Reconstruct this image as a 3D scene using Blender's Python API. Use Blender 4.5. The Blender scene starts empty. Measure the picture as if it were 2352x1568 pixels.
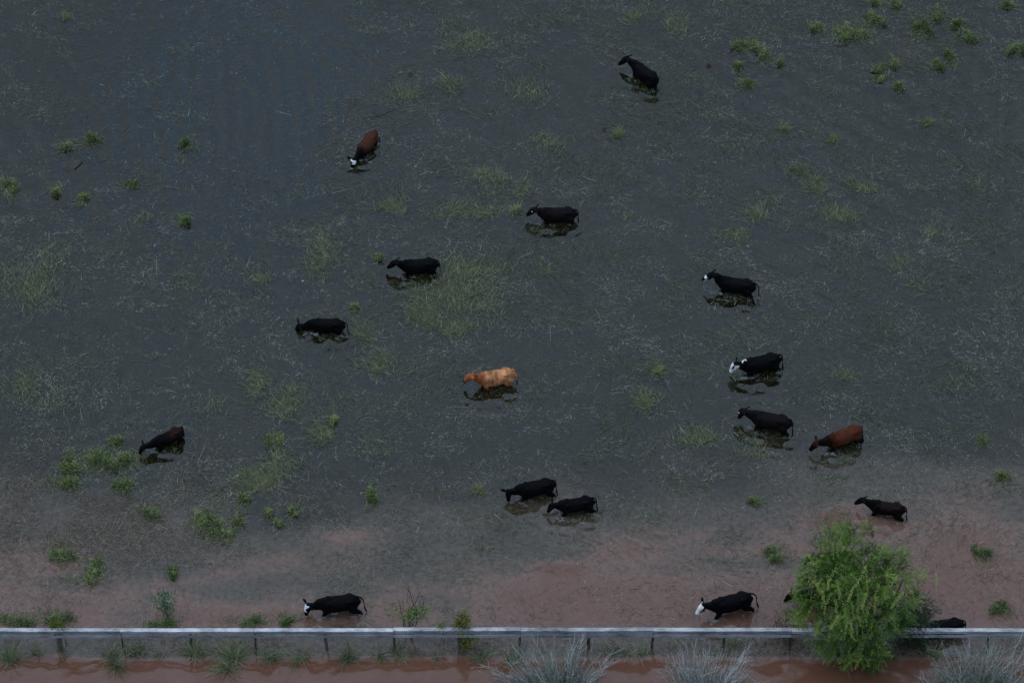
import bpy, bmesh, math, random
import numpy as np
from mathutils import Vector, Matrix

# ------------------------------------------------------------------ camera, sky, sun, exposure
S = bpy.context.scene
C = S.collection
R = math.radians
DIST, DEP, TH = 120.8, R(44), 0.1815
TV = TH * 682 / 1024
CAM = np.array([0, -DIST * math.cos(DEP), DIST * math.sin(DEP)])
cd = bpy.data.cameras.new('camera')
cd.sensor_fit = 'HORIZONTAL'; cd.sensor_width = 36; cd.lens = 18 / TH
cd.clip_start = 1; cd.clip_end = 3000
co = bpy.data.objects.new('camera', cd); C.objects.link(co)
co.location = CAM; co.rotation_euler = (R(90) - DEP, 0, 0)
S.camera = co
S.render.resolution_x = 1024; S.render.resolution_y = 682

SUN_EL, SUN_AZ = R(62), R(-70)          # soft light from high up on the left
w = bpy.data.worlds.new('World'); S.world = w; w.use_nodes = True
nt = w.node_tree; nt.nodes.clear()
N = nt.nodes.new; LK = nt.links.new
sky = N('ShaderNodeTexSky'); sky.sky_type = 'NISHITA'; sky.sun_disc = False
sky.sun_elevation = SUN_EL; sky.sun_rotation = SUN_AZ
tc = N('ShaderNodeTexCoord'); sx = N('ShaderNodeSeparateXYZ'); LK(tc.outputs['Generated'], sx.inputs[0])
gr = N('ShaderNodeMapRange'); gr.inputs[1].default_value = 0.0; gr.inputs[2].default_value = 1.0
gr.inputs[3].default_value = 0.0; gr.inputs[4].default_value = 1.56; LK(sx.outputs['Z'], gr.inputs[0])
cn = N('ShaderNodeTexNoise'); cn.inputs['Scale'].default_value = 22; cn.inputs['Detail'].default_value = 7; cn.inputs['Roughness'].default_value = .65
LK(tc.outputs['Generated'], cn.inputs['Vector'])
cm = N('ShaderNodeMapRange'); cm.inputs[1].default_value = .3; cm.inputs[2].default_value = .7
cm.inputs[3].default_value = .56; cm.inputs[4].default_value = 1.44; LK(cn.outputs['Fac'], cm.inputs[0])
mu = N('ShaderNodeMath'); mu.operation = 'MULTIPLY'; LK(gr.outputs[0], mu.inputs[0]); LK(cm.outputs[0], mu.inputs[1])
oc = N('ShaderNodeMix'); oc.data_type = 'RGBA'; oc.blend_type = 'MIX'; oc.inputs[0].default_value = .78
cloud = N('ShaderNodeVectorMath'); cloud.operation = 'SCALE'; cloud.inputs[0].default_value = (7.15, 9.2, 12.15)
LK(mu.outputs[0], cloud.inputs['Scale'])
# a thinner, bluer opening in the cloud
gapd = N('ShaderNodeVectorMath'); gapd.operation = 'DISTANCE'; LK(tc.outputs['Generated'], gapd.inputs[0])
gapd.inputs[1].default_value = (-.098, .770, .630)
gapn = N('ShaderNodeTexNoise'); gapn.inputs['Scale'].default_value = 30; gapn.inputs['Detail'].default_value = 4; LK(tc.outputs['Generated'], gapn.inputs['Vector'])
gapa = N('ShaderNodeMath'); gapa.operation = 'MULTIPLY_ADD'; gapa.inputs[1].default_value = .10; LK(gapn.outputs['Fac'], gapa.inputs[0]); LK(gapd.outputs['Value'], gapa.inputs[2])
gapm = N('ShaderNodeMapRange'); gapm.interpolation_type = 'SMOOTHSTEP'; gapm.inputs[1].default_value = .062; gapm.inputs[2].default_value = .108; gapm.inputs[3].default_value = 1; gapm.inputs[4].default_value = 0; LK(gapa.outputs[0], gapm.inputs[0])
gapc = N('ShaderNodeMix'); gapc.data_type = 'RGBA'; LK(gapm.outputs[0], gapc.inputs[0]); LK(cloud.outputs[0], gapc.inputs[6]); gapc.inputs[7].default_value = (4.9, 8.4, 14.0, 1)
LK(sky.outputs[0], oc.inputs[6]); LK(gapc.outputs[2], oc.inputs[7])
bg = N('ShaderNodeBackground'); bg.inputs['Strength'].default_value = 0.1
LK(oc.outputs[2], bg.inputs['Color'])
wo = N('ShaderNodeOutputWorld'); LK(bg.outputs[0], wo.inputs[0])

sl = bpy.data.lights.new('sun', 'SUN'); sl.energy = 0.6; sl.angle = R(40); sl.color = (1, .95, .88)
so = bpy.data.objects.new('sun', sl); C.objects.link(so)
sd = Vector((math.sin(SUN_AZ) * math.cos(SUN_EL), math.cos(SUN_AZ) * math.cos(SUN_EL), math.sin(SUN_EL)))
so.rotation_euler = sd.to_track_quat('Z', 'Y').to_euler(); so.location = (0, 0, 60)
vs = S.view_settings
vs.view_transform = 'Standard'; vs.look = 'None'; vs.exposure = 0.0; vs.gamma = 1; vs.use_curve_mapping = False
S.cycles.max_bounces = 8; S.cycles.transparent_max_bounces = 12

# ------------------------------------------------------------------ helpers
rng = np.random.default_rng(7)
random.seed(7)
_f = np.array([0, math.cos(DEP), -math.sin(DEP)]); _u = np.array([0, math.sin(DEP), math.cos(DEP)])


def at(px, py, z=0.0):
    """the world point at height z seen at (px, py) of a 2352 x 1568 view of the photograph"""
    d = _f + np.array([1, 0, 0]) * ((px - 1176) / 1176 * TH) - _u * ((py - 784) / 784 * TV)
    t = (z - CAM[2]) / d[2]
    return CAM + d * t


def to_photo(P):
    q = P - CAM; zz = q @ _f
    return 1176 + q[:, 0] / zz / TH * 1176, 784 - (q @ _u) / zz / TV * 784


def depth(x, y):
    return 0.40 + 0.24 / (1 + np.exp(-(np.asarray(y) + 6) / 4))


def hash2(ix, iy, seed):
    n = (ix * 374761393 + iy * 668265263 + seed * 974711) & 0x7fffffff
    n = ((n ^ (n >> 13)) * 1274126177) & 0x7fffffff
    return ((n ^ (n >> 16)) & 0xffff) / 65535.0


def vnoise(x, y, seed=0):
    ix = np.floor(x).astype(np.int64); iy = np.floor(y).astype(np.int64)
    fx = x - ix; fy = y - iy
    fx = fx * fx * (3 - 2 * fx); fy = fy * fy * (3 - 2 * fy)
    a = hash2(ix, iy, seed); b = hash2(ix + 1, iy, seed); c = hash2(ix, iy + 1, seed); d = hash2(ix + 1, iy + 1, seed)
    return (a * (1 - fx) + b * fx) * (1 - fy) + (c * (1 - fx) + d * fx) * fy


def fbm(x, y, seed=0, o=4):
    s = 0; a = .5; t = 0
    for k in range(o):
        s = s + a * vnoise(x * 2 ** k + 17 * k, y * 2 ** k - 9 * k, seed + k); t += a; a *= .5
    return s / t


def sstep(a, b, x):
    t = np.clip((x - a) / (b - a), 0, 1); return t * t * (3 - 2 * t)


def link(name, me, mat=None, parent=None):
    o = bpy.data.objects.new(name, me); C.objects.link(o)
    if mat: me.materials.append(mat)
    if parent: o.parent = parent
    return o


def mesh_np(name, V, F, smooth=False, **attrs):
    """V (n,3), F (m,4) or (m,3) arrays; attrs: per-vertex float (n,) or colour (n,3) attributes"""
    me = bpy.data.meshes.new(name)
    V = np.ascontiguousarray(V, dtype=np.float32); F = np.ascontiguousarray(F, dtype=np.int32)
    k = F.shape[1]
    me.vertices.add(len(V)); me.vertices.foreach_set('co', V.ravel())
    me.loops.add(F.size); me.loops.foreach_set('vertex_index', F.ravel())
    me.polygons.add(len(F)); me.polygons.foreach_set('loop_start', np.arange(0, F.size, k, dtype=np.int32))
    me.polygons.foreach_set('loop_total', np.full(len(F), k, dtype=np.int32))
    if smooth: me.polygons.foreach_set('use_smooth', np.ones(len(F), dtype=bool))
    for n, a in attrs.items():
        a = np.asarray(a, dtype=np.float32)
        if a.ndim == 1:
            at_ = me.attributes.new(n, 'FLOAT', 'POINT'); at_.data.foreach_set('value', a)
        else:
            at_ = me.attributes.new(n, 'FLOAT_COLOR', 'POINT')
            at_.data.foreach_set('color', np.hstack([a, np.ones((len(a), 1), np.float32)]).ravel())
    me.update(); me.validate()
    return me


class Geo:
    """collects quads (with a per-vertex tint) for one mesh"""
    def __init__(self): self.V = []; self.F = []; self.T = []; self.n = 0

    def add(self, V, F, T):
        self.V.append(V); self.F.append(F + self.n); self.T.append(T); self.n += len(V)

    def mesh(self, name, smooth=False):
        return mesh_np(name, np.vstack(self.V), np.vstack(self.F), smooth, tint=np.concatenate(self.T))

    def leaves(self, P, D, Nn, L, W, T):
        """diamond-shaped leaves: base P, direction D, normal Nn"""
        n = len(P)
        D = D / np.maximum(np.linalg.norm(D, axis=1, keepdims=True), 1e-6)
        Sd = np.cross(D, Nn); Sd /= np.maximum(np.linalg.norm(Sd, axis=1, keepdims=True), 1e-6)
        L = np.broadcast_to(L, (n,))[:, None]; W = np.broadcast_to(W, (n,))[:, None]
        V = np.stack([P, P + D * L * .45 + Sd * W * .5, P + D * L, P + D * L * .45 - Sd * W * .5], 1).reshape(-1, 3)
        self.add(V, np.arange(4 * n).reshape(n, 4), np.repeat(np.broadcast_to(T, (n,)), 4))

    def blades(self, P, az, L, W, e0, droop, T, segs=3):
        """curved grass blades: start elevation e0, bending down by droop along the length"""
        n = len(P)
        b = lambda a: np.broadcast_to(a, (n,)).astype(float)
        az, L, W, e0, droop, T = map(b, (az, L, W, e0, droop, T))
        sd_ = np.stack([-np.sin(az), np.cos(az), np.zeros(n)], 1)
        p = P.astype(float).copy(); rows = []
        for k in range(segs + 1):
            wk = W * (1 - (k / segs) ** 2 * .8) * .5
            rows.append(p - sd_ * wk[:, None]); rows.append(p + sd_ * wk[:, None])
            e = e0 - droop * (k + .5) / segs
            p = p + np.stack([np.cos(az) * np.cos(e), np.sin(az) * np.cos(e), np.sin(e)], 1) * (L / segs)[:, None]
        V = np.stack(rows, 1)                       # n, 2(segs+1), 3
        m = 2 * (segs + 1)
        base = (np.arange(n) * m)[:, None]
        F = np.concatenate([base + np.array([[2 * k, 2 * k + 1, 2 * k + 3, 2 * k + 2]]) for k in range(segs)], 0)
        self.add(V.reshape(-1, 3), F, np.repeat(T, m))

    def tube(self, pts, rad, T=.5, sides=5):
        pts = np.asarray(pts, float); n = len(pts); rad = np.broadcast_to(rad, (n,))
        tan = np.gradient(pts, axis=0); tan /= np.maximum(np.linalg.norm(tan, axis=1, keepdims=True), 1e-6)
        ref = np.array([0, 0, 1.]) if abs(tan[0, 2]) < .9 else np.array([1., 0, 0])
        a = np.cross(tan, ref); a /= np.maximum(np.linalg.norm(a, axis=1, keepdims=True), 1e-6); b = np.cross(tan, a)
        th = np.arange(sides) / sides * 2 * math.pi
        V = (pts[:, None] + rad[:, None, None] * (np.cos(th)[None, :, None] * a[:, None] + np.sin(th)[None, :, None] * b[:, None])).reshape(-1, 3)
        F = []
        for i in range(n - 1):
            for j in range(sides):
                F.append((i * sides + j, i * sides + (j + 1) % sides, (i + 1) * sides + (j + 1) % sides, (i + 1) * sides + j))
        self.add(V, np.array(F), np.full(len(V), T))


def tag(o, label=None, cat=None, group=None, kind=None):
    if label: o['label'] = label
    if cat: o['category'] = cat
    if group: o['group'] = group
    if kind: o['kind'] = kind
    return o


def empty(name, loc):
    o = bpy.data.objects.new(name, None); C.objects.link(o); o.location = loc; o.empty_display_size = .3
    return o


def mat(name):
    m = bpy.data.materials.new(name); m.use_nodes = True
    n = m.node_tree.nodes; n.clear()
    out = n.new('ShaderNodeOutputMaterial')
    return m, n, m.node_tree.links.new, out


def attr(n, name):
    a = n.new('ShaderNodeAttribute'); a.attribute_name = name; return a


def ramp(n, stops):
    r = n.new('ShaderNodeValToRGB'); e = r.color_ramp.elements
    while len(e) > 1: e.remove(e[-1])
    e[0].position = stops[0][0]; e[0].color = (*stops[0][1], 1)
    for p, c in stops[1:]:
        k = e.new(p); k.color = (*c, 1)
    return r


def foliage_mat(name, stops, trans=.3, rough=.6, spec=.25):
    m, n, l, out = mat(name)
    a = attr(n, 'tint'); r = ramp(n, stops); l(a.outputs['Fac'], r.inputs[0])
    b = n.new('ShaderNodeBsdfPrincipled'); l(r.outputs[0], b.inputs['Base Color'])
    b.inputs['Roughness'].default_value = rough; b.inputs['Specular IOR Level'].default_value = spec
    t = n.new('ShaderNodeBsdfTranslucent'); l(r.outputs[0], t.inputs['Color'])
    x = n.new('ShaderNodeMixShader'); x.inputs[0].default_value = trans
    l(b.outputs[0], x.inputs[1]); l(t.outputs[0], x.inputs[2]); l(x.outputs[0], out.inputs[0])
    return m


M = {}
M['straw'] = foliage_mat('wet_straw', [(0, (.006, .007, .003)), (.4, (.05, .056, .026)), (.68, (.13, .138, .095)), (.9, (.20, .205, .165)), (1, (.42, .42, .36))], .05, .3, .6)
M['straw_brown'] = foliage_mat('brown_straw', [(0, (.05, .038, .028)), (.6, (.13, .10, .075)), (1, (.32, .28, .2))], .1)
M['grass'] = foliage_mat('pasture_grass', [(0, (.045, .06, .025)), (.5, (.12, .145, .065)), (1, (.30, .31, .17))], .25)
M['grass_dull'] = foliage_mat('drowned_grass', [(0, (.010, .014, .006)), (.45, (.068, .084, .032)), (.75, (.165, .19, .078)), (1, (.34, .36, .18))], .2, .4, .4)
M['weed'] = foliage_mat('weed_leaf', [(0, (.04, .062, .018)), (.5, (.15, .21, .068)), (1, (.38, .42, .17))], .35)
M['emerald'] = foliage_mat('emerald_leaf', [(0, (.016, .07, .03)), (.5, (.04, .15, .06)), (1, (.10, .25, .11))], .3)
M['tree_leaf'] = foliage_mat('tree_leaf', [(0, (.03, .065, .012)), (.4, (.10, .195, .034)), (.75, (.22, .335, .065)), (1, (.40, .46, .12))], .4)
M['shrub_leaf'] = foliage_mat('shrub_leaf', [(0, (.015, .03, .014)), (.6, (.035, .06, .028)), (1, (.08, .11, .05))], .2)
M['yellow_leaf'] = foliage_mat('yellow_leaf', [(0, (.05, .07, .012)), (.5, (.12, .14, .02)), (1, (.26, .24, .05))], .3)
M['pale_stem'] = foliage_mat('pale_stem', [(0, (.26, .265, .26)), (1, (.70, .71, .73))], .0, .8)
M['dark_stem'] = foliage_mat('dark_stem', [(0, (.022, .016, .012)), (1, (.07, .05, .04))], .0, .8)
M['red_weed'] = foliage_mat('red_dead_leaf', [(0, (.03, .005, .004)), (1, (.10, .018, .012))], .1)
M['sage'] = foliage_mat('sage_leaf', [(0, (.07, .085, .065)), (.5, (.21, .235, .175)), (1, (.40, .42, .30))], .2)

# ------------------------------------------------------------------ cows: where they stand (world metres), facing, size, head carriage
# name: (x, y, heading, size, poll(forward,side,up), muzzle direction(forward,side,up), stride)
COWS = {
    1: ((6.24, 17.75), 129.0, 1.12, (1.06, .10, 1.24), (.22, .26, -.36), .3),
    2: ((-6.70, 12.6), -116.2, 1.03, (1.22, 0, 1.00), (.20, -.02, -.45), -.2),
    3: ((2.0, 7.73), -179.9, 1.07, (.99, 0, 1.30), (.30, -.05, -.38), .2),
    4: ((-4.12, 4.33), -176.2, 1.06, (1.0, 0, 1.27), (.30, -.08, -.38), .6),
    5: ((9.71, 3.07), 165.9, 1.09, (.98, .05, 1.42), (.38, .12, -.30), .4),
    6: ((-8.0, .61), 175.2, 1.0, (1.19, 0, .90), (.20, .05, -.45), .5),
    7: ((-.73, -2.66), -167.7, 1.07, (1.02, 0, 1.29), (.25, -.12, -.40), -.3),
    8: ((10.46, -1.86), -164.7, 1.12, (1.02, 0, 1.22), (.14, -.10, -.46), .7),
    9: ((10.65, -5.24), 163.4, 1.1, (1.10, 0, 1.25), (.13, -.04, -.47), .4),
    10: ((13.59, -6.19), -155.4, 1.08, (1.16, 0, 1.19), (.24, -.10, -.42), .8),
    11: ((-14.22, -6.1), -146.0, .92, (1.20, 0, 1.15), (.22, -.10, -.42), .3),
    12: ((.9, -9.03), -168.0, 1.03, (1.08, 0, 1.07), (.04, .12, -.48), .4),
    13: ((2.52, -9.91), -170.1, .98, (.98, 0, 1.18), (.18, -.04, -.46), .8),
    14: ((15.0, -10.06), 166.3, .95, (1.05, 0, 1.27), (.30, -.06, -.39), .6),
    15: ((-6.79, -15.21), -174.1, 1.07, (1.09, 0, 1.03), (.12, .06, -.47), .7),
    16: ((8.45, -15.22), -164.2, 1.1, (1.02, 0, 1.20), (.25, -.04, -.43), .7),
    17: ((12.62, -12.80), -171.0, .95, (1.0, 0, 1.25), (.15, -.06, -.46), .2),
    18: ((11.84, -14.7), -168.2, 1.0, (1.08, 0, 1.20), (.2, -.10, -.44), .3),
    19: ((16.62, -16.33), -172.2, .98, (1.10, 0, .86), (.10, .04, -.48), .5),
}

# ------------------------------------------------------------------ water and ground
FENCE_Y = float(at(1176, 1490, 0)[1])
silt_x = [-400, 0, 300, 600, 900, 1150, 1300, 1500, 1750, 2000, 2200, 2352, 2800]
silt_y = [1050, 1065, 1110, 1170, 1170, 1160, 1125, 1080, 1045, 1035, 1025, 1025, 1025]


def silt_at(P):
    px, py = to_photo(P)
    x, y = P[:, 0], P[:, 1]
    n1 = fbm(x * .22 + 3, y * .5, 11, 4) - .5
    n2 = fbm(x * .45, y * 1.1, 23, 4) - .5
    d = py - np.interp(px, silt_x, silt_y) + n1 * 170 + n2 * 60
    s = .42 * sstep(-85, 105, d)
    s += .46 * sstep(90, 300, d + n1 * 110 + n2 * 110 + np.where(px < 350, -60, 0))
    for cx, cy, rx, ry, a in ((800, 1242, 75, 34, .55), (2085, 120, 45, 22, .4), (1975, 665, 30, 20, .2), (2130, 590, 26, 16, .2), (1290, 1300, 60, 18, .3), (1900, 1185, 60, 25, .4)):
        s += a * np.exp(-((px - cx) / rx) ** 2 - ((py - cy) / ry) ** 2) * (.7 + n2)
    s = np.where(py > 1425, s * (1 - .45 * sstep(1425, 1470, py)), s)
    s = np.maximum(s, sstep(1492, 1520, py + n2 * 16) * (.97 + n2 * .1))
    return np.clip(s, 0, 1)


def build_water():
    x0, x1, y0, y1, st = -34, 34, -27, 33, .1
    nx = int((x1 - x0) / st) + 1; ny = int((y1 - y0) / st) + 1
    X, Y = np.meshgrid(np.linspace(x0, x1, nx), np.linspace(y0, y1, ny))
    x = X.ravel(); y = Y.ravel()
    z = np.zeros_like(x)
    r = np.random.default_rng(3)
    amp = .35 + 1.0 * fbm(x * .12, y * .12, 5, 3)
    for k in range(26):                                   # wind ripples
        lam = r.uniform(.45, 1.7); a = r.normal(.5, .7); ph = r.uniform(0, 6.28)
        kk = 2 * math.pi / lam
        z += amp * np.sin(kk * (x * math.cos(a) + y * math.sin(a)) + ph) * (.0058 / kk)
    z += np.exp(-((x + 12.5) / 4.5) ** 2 - ((y - 14) / 7) ** 2) * np.sin(2 * math.pi / .85 * (x + .12 * y + .5 * fbm(x * .4, y * .25, 77, 3))) * (.055 / 7.4)
    z += np.exp(-((x - 14) / 7) ** 2 - ((y - 3) / 9) ** 2) * np.sin(2 * math.pi / .7 * (x * .62 + y + .8 * fbm(x * .3, y * .3, 78, 3))) * (.040 / 9)
    front = 1 + 2.4 * sstep(FENCE_Y + 3, FENCE_Y - .5, y)
    z *= front
    for cid, ((cx, cy), h, s, poll, mz, stride) in COWS.items():   # rings spreading from the wading legs
        a = R(h); fx, fy = math.cos(a), math.sin(a)
        for q, (off, am) in enumerate(((.40, 1.0), (-.62, .75), (1.15, .35))):
            qx = cx + fx * off * s; qy = cy + fy * off * s
            d = np.hypot(x - qx, y - qy) + .28 * (fbm(x * .9, y * .9, cid + q * 7, 3) - .5) * 2
            lam = (.72, .58, .45)[q]; kk = 2 * math.pi / lam
            env = np.exp(-((d - .8) / .95) ** 2) * am * (.5 + fbm(x * .5, y * .5, cid * 3 + q, 2))
            m = d < 3.8
            z[m] += (np.sin(kk * d + cid) * env * (.18 / kk))[m]
    edge = np.minimum.reduce([x - x0, x1 - x, y - y0, y1 - y]); z *= np.clip(edge / 2, 0, 1)
    V = np.stack([x, y, z], 1)
    i = np.arange(nx * ny).reshape(ny, nx)
    F = np.stack([i[:-1, :-1], i[:-1, 1:], i[1:, 1:], i[1:, :-1]], -1).reshape(-1, 4)
    silt = silt_at(V)
    B = 900                                                # the flood goes on to the horizon
    n = len(V)
    far = np.array([[-B, -B, 0], [B, -B, 0], [B, B, 0], [-B, B, 0]], float)
    c = [i[0, 0], i[0, -1], i[-1, -1], i[-1, 0]]
    Fo = []
    for k, edge_i in enumerate((i[0, :], i[:, -1], i[-1, ::-1], i[::-1, 0])):
        Fo.append((n + k, n + (k + 1) % 4, int(edge_i[-1]), int(edge_i[0])))
    # outer ring as four big quads: the grid's rim is flat, so their long edges lie on it
    V = np.vstack([V, far]); F = np.vstack([F, np.array(Fo)])
    silt = np.concatenate([silt, [.6, .6, .05, .05]])
    me = mesh_np('water', V, F, True, silt=silt)

    m, nn, l, out = mat('flood_water')
    a = attr(nn, 'silt'); geo = nn.new('ShaderNodeNewGeometry')
    rp = ramp(nn, [(0, (.012, .0125, .005)), (.2, (.034, .028, .016)), (.45, (.088, .068, .048)), (.75, (.150, .086, .063)), (1, (.126, .054, .032))])
    l(a.outputs['Fac'], rp.inputs[0])
    nz = nn.new('ShaderNodeTexNoise'); nz.inputs['Scale'].default_value = 4.5; nz.inputs['Detail'].default_value = 6; nz.inputs['Roughness'].default_value = .75
    l(geo.outputs['Position'], nz.inputs['Vector'])
    mr = nn.new('ShaderNodeMapRange'); mr.inputs[1].default_value = .35; mr.inputs[2].default_value = .7; mr.inputs[3].default_value = .45; mr.inputs[4].default_value = 1.7
    l(nz.outputs['Fac'], mr.inputs[0])
    for so_, lo, hi in ((3, .2, .95), (4, 2.1, 1.05)):
        q = nn.new('ShaderNodeMapRange'); q.inputs[3].default_value = lo; q.inputs[4].default_value = hi; l(a.outputs['Fac'], q.inputs[0]); l(q.outputs[0], mr.inputs[so_])
    sc = nn.new('ShaderNodeVectorMath'); sc.operation = 'SCALE'; l(rp.outputs[0], sc.inputs[0]); l(mr.outputs[0], sc.inputs['Scale'])
    df = nn.new('ShaderNodeBsdfDiffuse'); l(sc.outputs[0], df.inputs['Color'])
    tr = nn.new('ShaderNodeBsdfTransparent'); tr.inputs['Color'].default_value = (.72, .68, .55, 1)
    tb = nn.new('ShaderNodeMapRange'); tb.inputs[3].default_value = .40; tb.inputs[4].default_value = .96; tb.inputs[2].default_value = .7; l(a.outputs['Fac'], tb.inputs[0])
    mx = nn.new('ShaderNodeMixShader'); l(tb.outputs[0], mx.inputs[0]); l(tr.outputs[0], mx.inputs[1]); l(df.outputs[0], mx.inputs[2])
    bn = nn.new('ShaderNodeTexNoise'); bn.inputs['Scale'].default_value = 9; bn.inputs['Detail'].default_value = 3; l(geo.outputs['Position'], bn.inputs['Vector'])
    bp = nn.new('ShaderNodeBump'); bp.inputs['Strength'].default_value = .25; bp.inputs['Distance'].default_value = .012; l(bn.outputs['Fac'], bp.inputs['Height'])
    fr = nn.new('ShaderNodeFresnel'); fr.inputs['IOR'].default_value = 1.58; l(bp.outputs[0], fr.inputs['Normal'])
    gl = nn.new('ShaderNodeBsdfGlossy'); gl.inputs['Roughness'].default_value = .012; l(bp.outputs[0], gl.inputs['Normal'])
    m2 = nn.new('ShaderNodeMixShader'); l(fr.outputs[0], m2.inputs[0]); l(mx.outputs[0], m2.inputs[1]); l(gl.outputs[0], m2.inputs[2])
    l(m2.outputs[0], out.inputs[0])
    tag(link('water', me, m), 'shallow flood water over the pasture, slate grey turning muddy red near the fence', 'water', kind='structure')


def build_ground():
    nx, ny = 171, 151
    X, Y = np.meshgrid(np.linspace(-34, 34, nx), np.linspace(-27, 33, ny))
    x = X.ravel(); y = Y.ravel()
    z = -depth(x, y) + .03 * (fbm(x * .8, y * .8, 41, 3) - .5)
    V = np.stack([x, y, z], 1)
    i = np.arange(nx * ny).reshape(ny, nx)
    F = np.stack([i[:-1, :-1], i[:-1, 1:], i[1:, 1:], i[1:, :-1]], -1).reshape(-1, 4)
    silt = silt_at(V)
    n = len(V); B = 900
    V = np.vstack([V, [[-B, -B, -.5], [B, -B, -.5], [B, B, -.5], [-B, B, -.5]]])
    Fo = [(n + k, n + (k + 1) % 4, int(e[-1]), int(e[0])) for k, e in enumerate((i[0, :], i[:, -1], i[-1, ::-1], i[::-1, 0]))]
    me = mesh_np('ground', V, np.vstack([F, np.array(Fo)]), True, silt=np.concatenate([silt, [.5] * 4]))
    m, nn, l, out = mat('drowned_pasture')
    a = attr(nn, 'silt'); geo = nn.new('ShaderNodeNewGeometry')
    nz = nn.new('ShaderNodeTexNoise'); nz.inputs['Scale'].default_value = 7; nz.inputs['Detail'].default_value = 8; nz.inputs['Roughness'].default_value = .8
    l(geo.outputs['Position'], nz.inputs['Vector'])
    r1 = ramp(nn, [(.38, (.005, .006, .002)), (.5, (.045, .046, .016)), (.64, (.17, .165, .065))]); l(nz.outputs['Fac'], r1.inputs[0])
    r2 = ramp(nn, [(.35, (.06, .025, .015)), (.7, (.15, .06, .035))]); l(nz.outputs['Fac'], r2.inputs[0])
    mx = nn.new('ShaderNodeMix'); mx.data_type = 'RGBA'; l(a.outputs['Fac'], mx.inputs[0]); l(r1.outputs[0], mx.inputs[6]); l(r2.outputs[0], mx.inputs[7])
    b = nn.new('ShaderNodeBsdfPrincipled'); b.inputs['Roughness'].default_value = .9; l(mx.outputs[2], b.inputs['Base Color']); l(b.outputs[0], out.inputs[0])
    tag(link('ground', me, m), 'drowned pasture soil and red mud beneath the flood water', 'ground', kind='structure')


build_water(); build_ground()

# ------------------------------------------------------------------ cows
def coat_mat():
    m, n, l, out = mat('cow_coat')
    a = attr(n, 'coat'); tcx = n.new('ShaderNodeTexCoord')
    nz = n.new('ShaderNodeTexNoise'); nz.inputs['Scale'].default_value = 7; nz.inputs['Detail'].default_value = 5; nz.inputs['Roughness'].default_value = .7
    l(tcx.outputs['Object'], nz.inputs['Vector'])
    mr = n.new('ShaderNodeMapRange'); mr.inputs[1].default_value = .3; mr.inputs[2].default_value = .7; mr.inputs[3].default_value = .65; mr.inputs[4].default_value = 1.35
    l(nz.outputs['Fac'], mr.inputs[0])
    sc = n.new('ShaderNodeVectorMath'); sc.operation = 'SCALE'; l(a.outputs['Color'], sc.inputs[0]); l(mr.outputs[0], sc.inputs['Scale'])
    b = n.new('ShaderNodeBsdfPrincipled'); l(sc.outputs[0], b.inputs['Base Color'])
    b.inputs['Roughness'].default_value = .55; b.inputs['Specular IOR Level'].default_value = .05
    bp = n.new('ShaderNodeBump'); bp.inputs['Strength'].default_value = .5; bp.inputs['Distance'].default_value = .03
    l(nz.outputs['Fac'], bp.inputs['Height']); l(bp.outputs[0], b.inputs['Normal'])
    l(b.outputs[0], out.inputs[0]); return m


M['coat'] = coat_mat()


def catmull(P, n):
    P = np.asarray(P, float)
    Q = np.vstack([2 * P[0] - P[1], P, 2 * P[-1] - P[-2]])
    out = []
    for i in range(len(P) - 1):
        p0, p1, p2, p3 = Q[i:i + 4]
        for k in range(n):
            t = k / n
            out.append(.5 * ((2 * p1) + (-p0 + p2) * t + (2 * p0 - 5 * p1 + 4 * p2 - p3) * t * t + (-p0 + 3 * p1 - 3 * p2 + p3) * t ** 3))
    out.append(P[-1]); return np.array(out)


def loft(bm, st, sides=16, up=None):
    """st: rows of (x, y, z, half width, half height); rings across the path, capped"""
    st = np.asarray(st, float); P = st[:, :3]
    tan = np.gradient(P, axis=0); tan /= np.maximum(np.linalg.norm(tan, axis=1, keepdims=True), 1e-6)
    rings = []
    for k in range(len(st)):
        u0 = np.array(up if up is not None else (0, 0, 1.)); t = tan[k]
        if abs(t @ u0) > .97: u0 = np.array((1., 0, 0))
        s_ = np.cross(u0, t); s_ /= np.linalg.norm(s_); u_ = np.cross(t, s_)
        rings.append([bm.verts.new(P[k] + s_ * st[k, 3] * math.cos(a) + u_ * st[k, 4] * math.sin(a)) for a in np.arange(sides) / sides * 2 * math.pi])
    for a, b in zip(rings, rings[1:]):
        for j in range(sides): bm.faces.new((a[j], a[(j + 1) % sides], b[(j + 1) % sides], b[j]))
    bm.faces.new(rings[0][::-1]); bm.faces.new(rings[-1])


def blob(bm, c, r, rot=None):
    mm = Matrix.Translation(c) @ (rot.to_4x4() if rot else Matrix()) @ Matrix.Diagonal((*r, 1))
    bmesh.ops.create_icosphere(bm, subdivisions=2, radius=1, matrix=mm)


def smooth_rows(rows, n=4):
    return catmull(rows, n)


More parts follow.
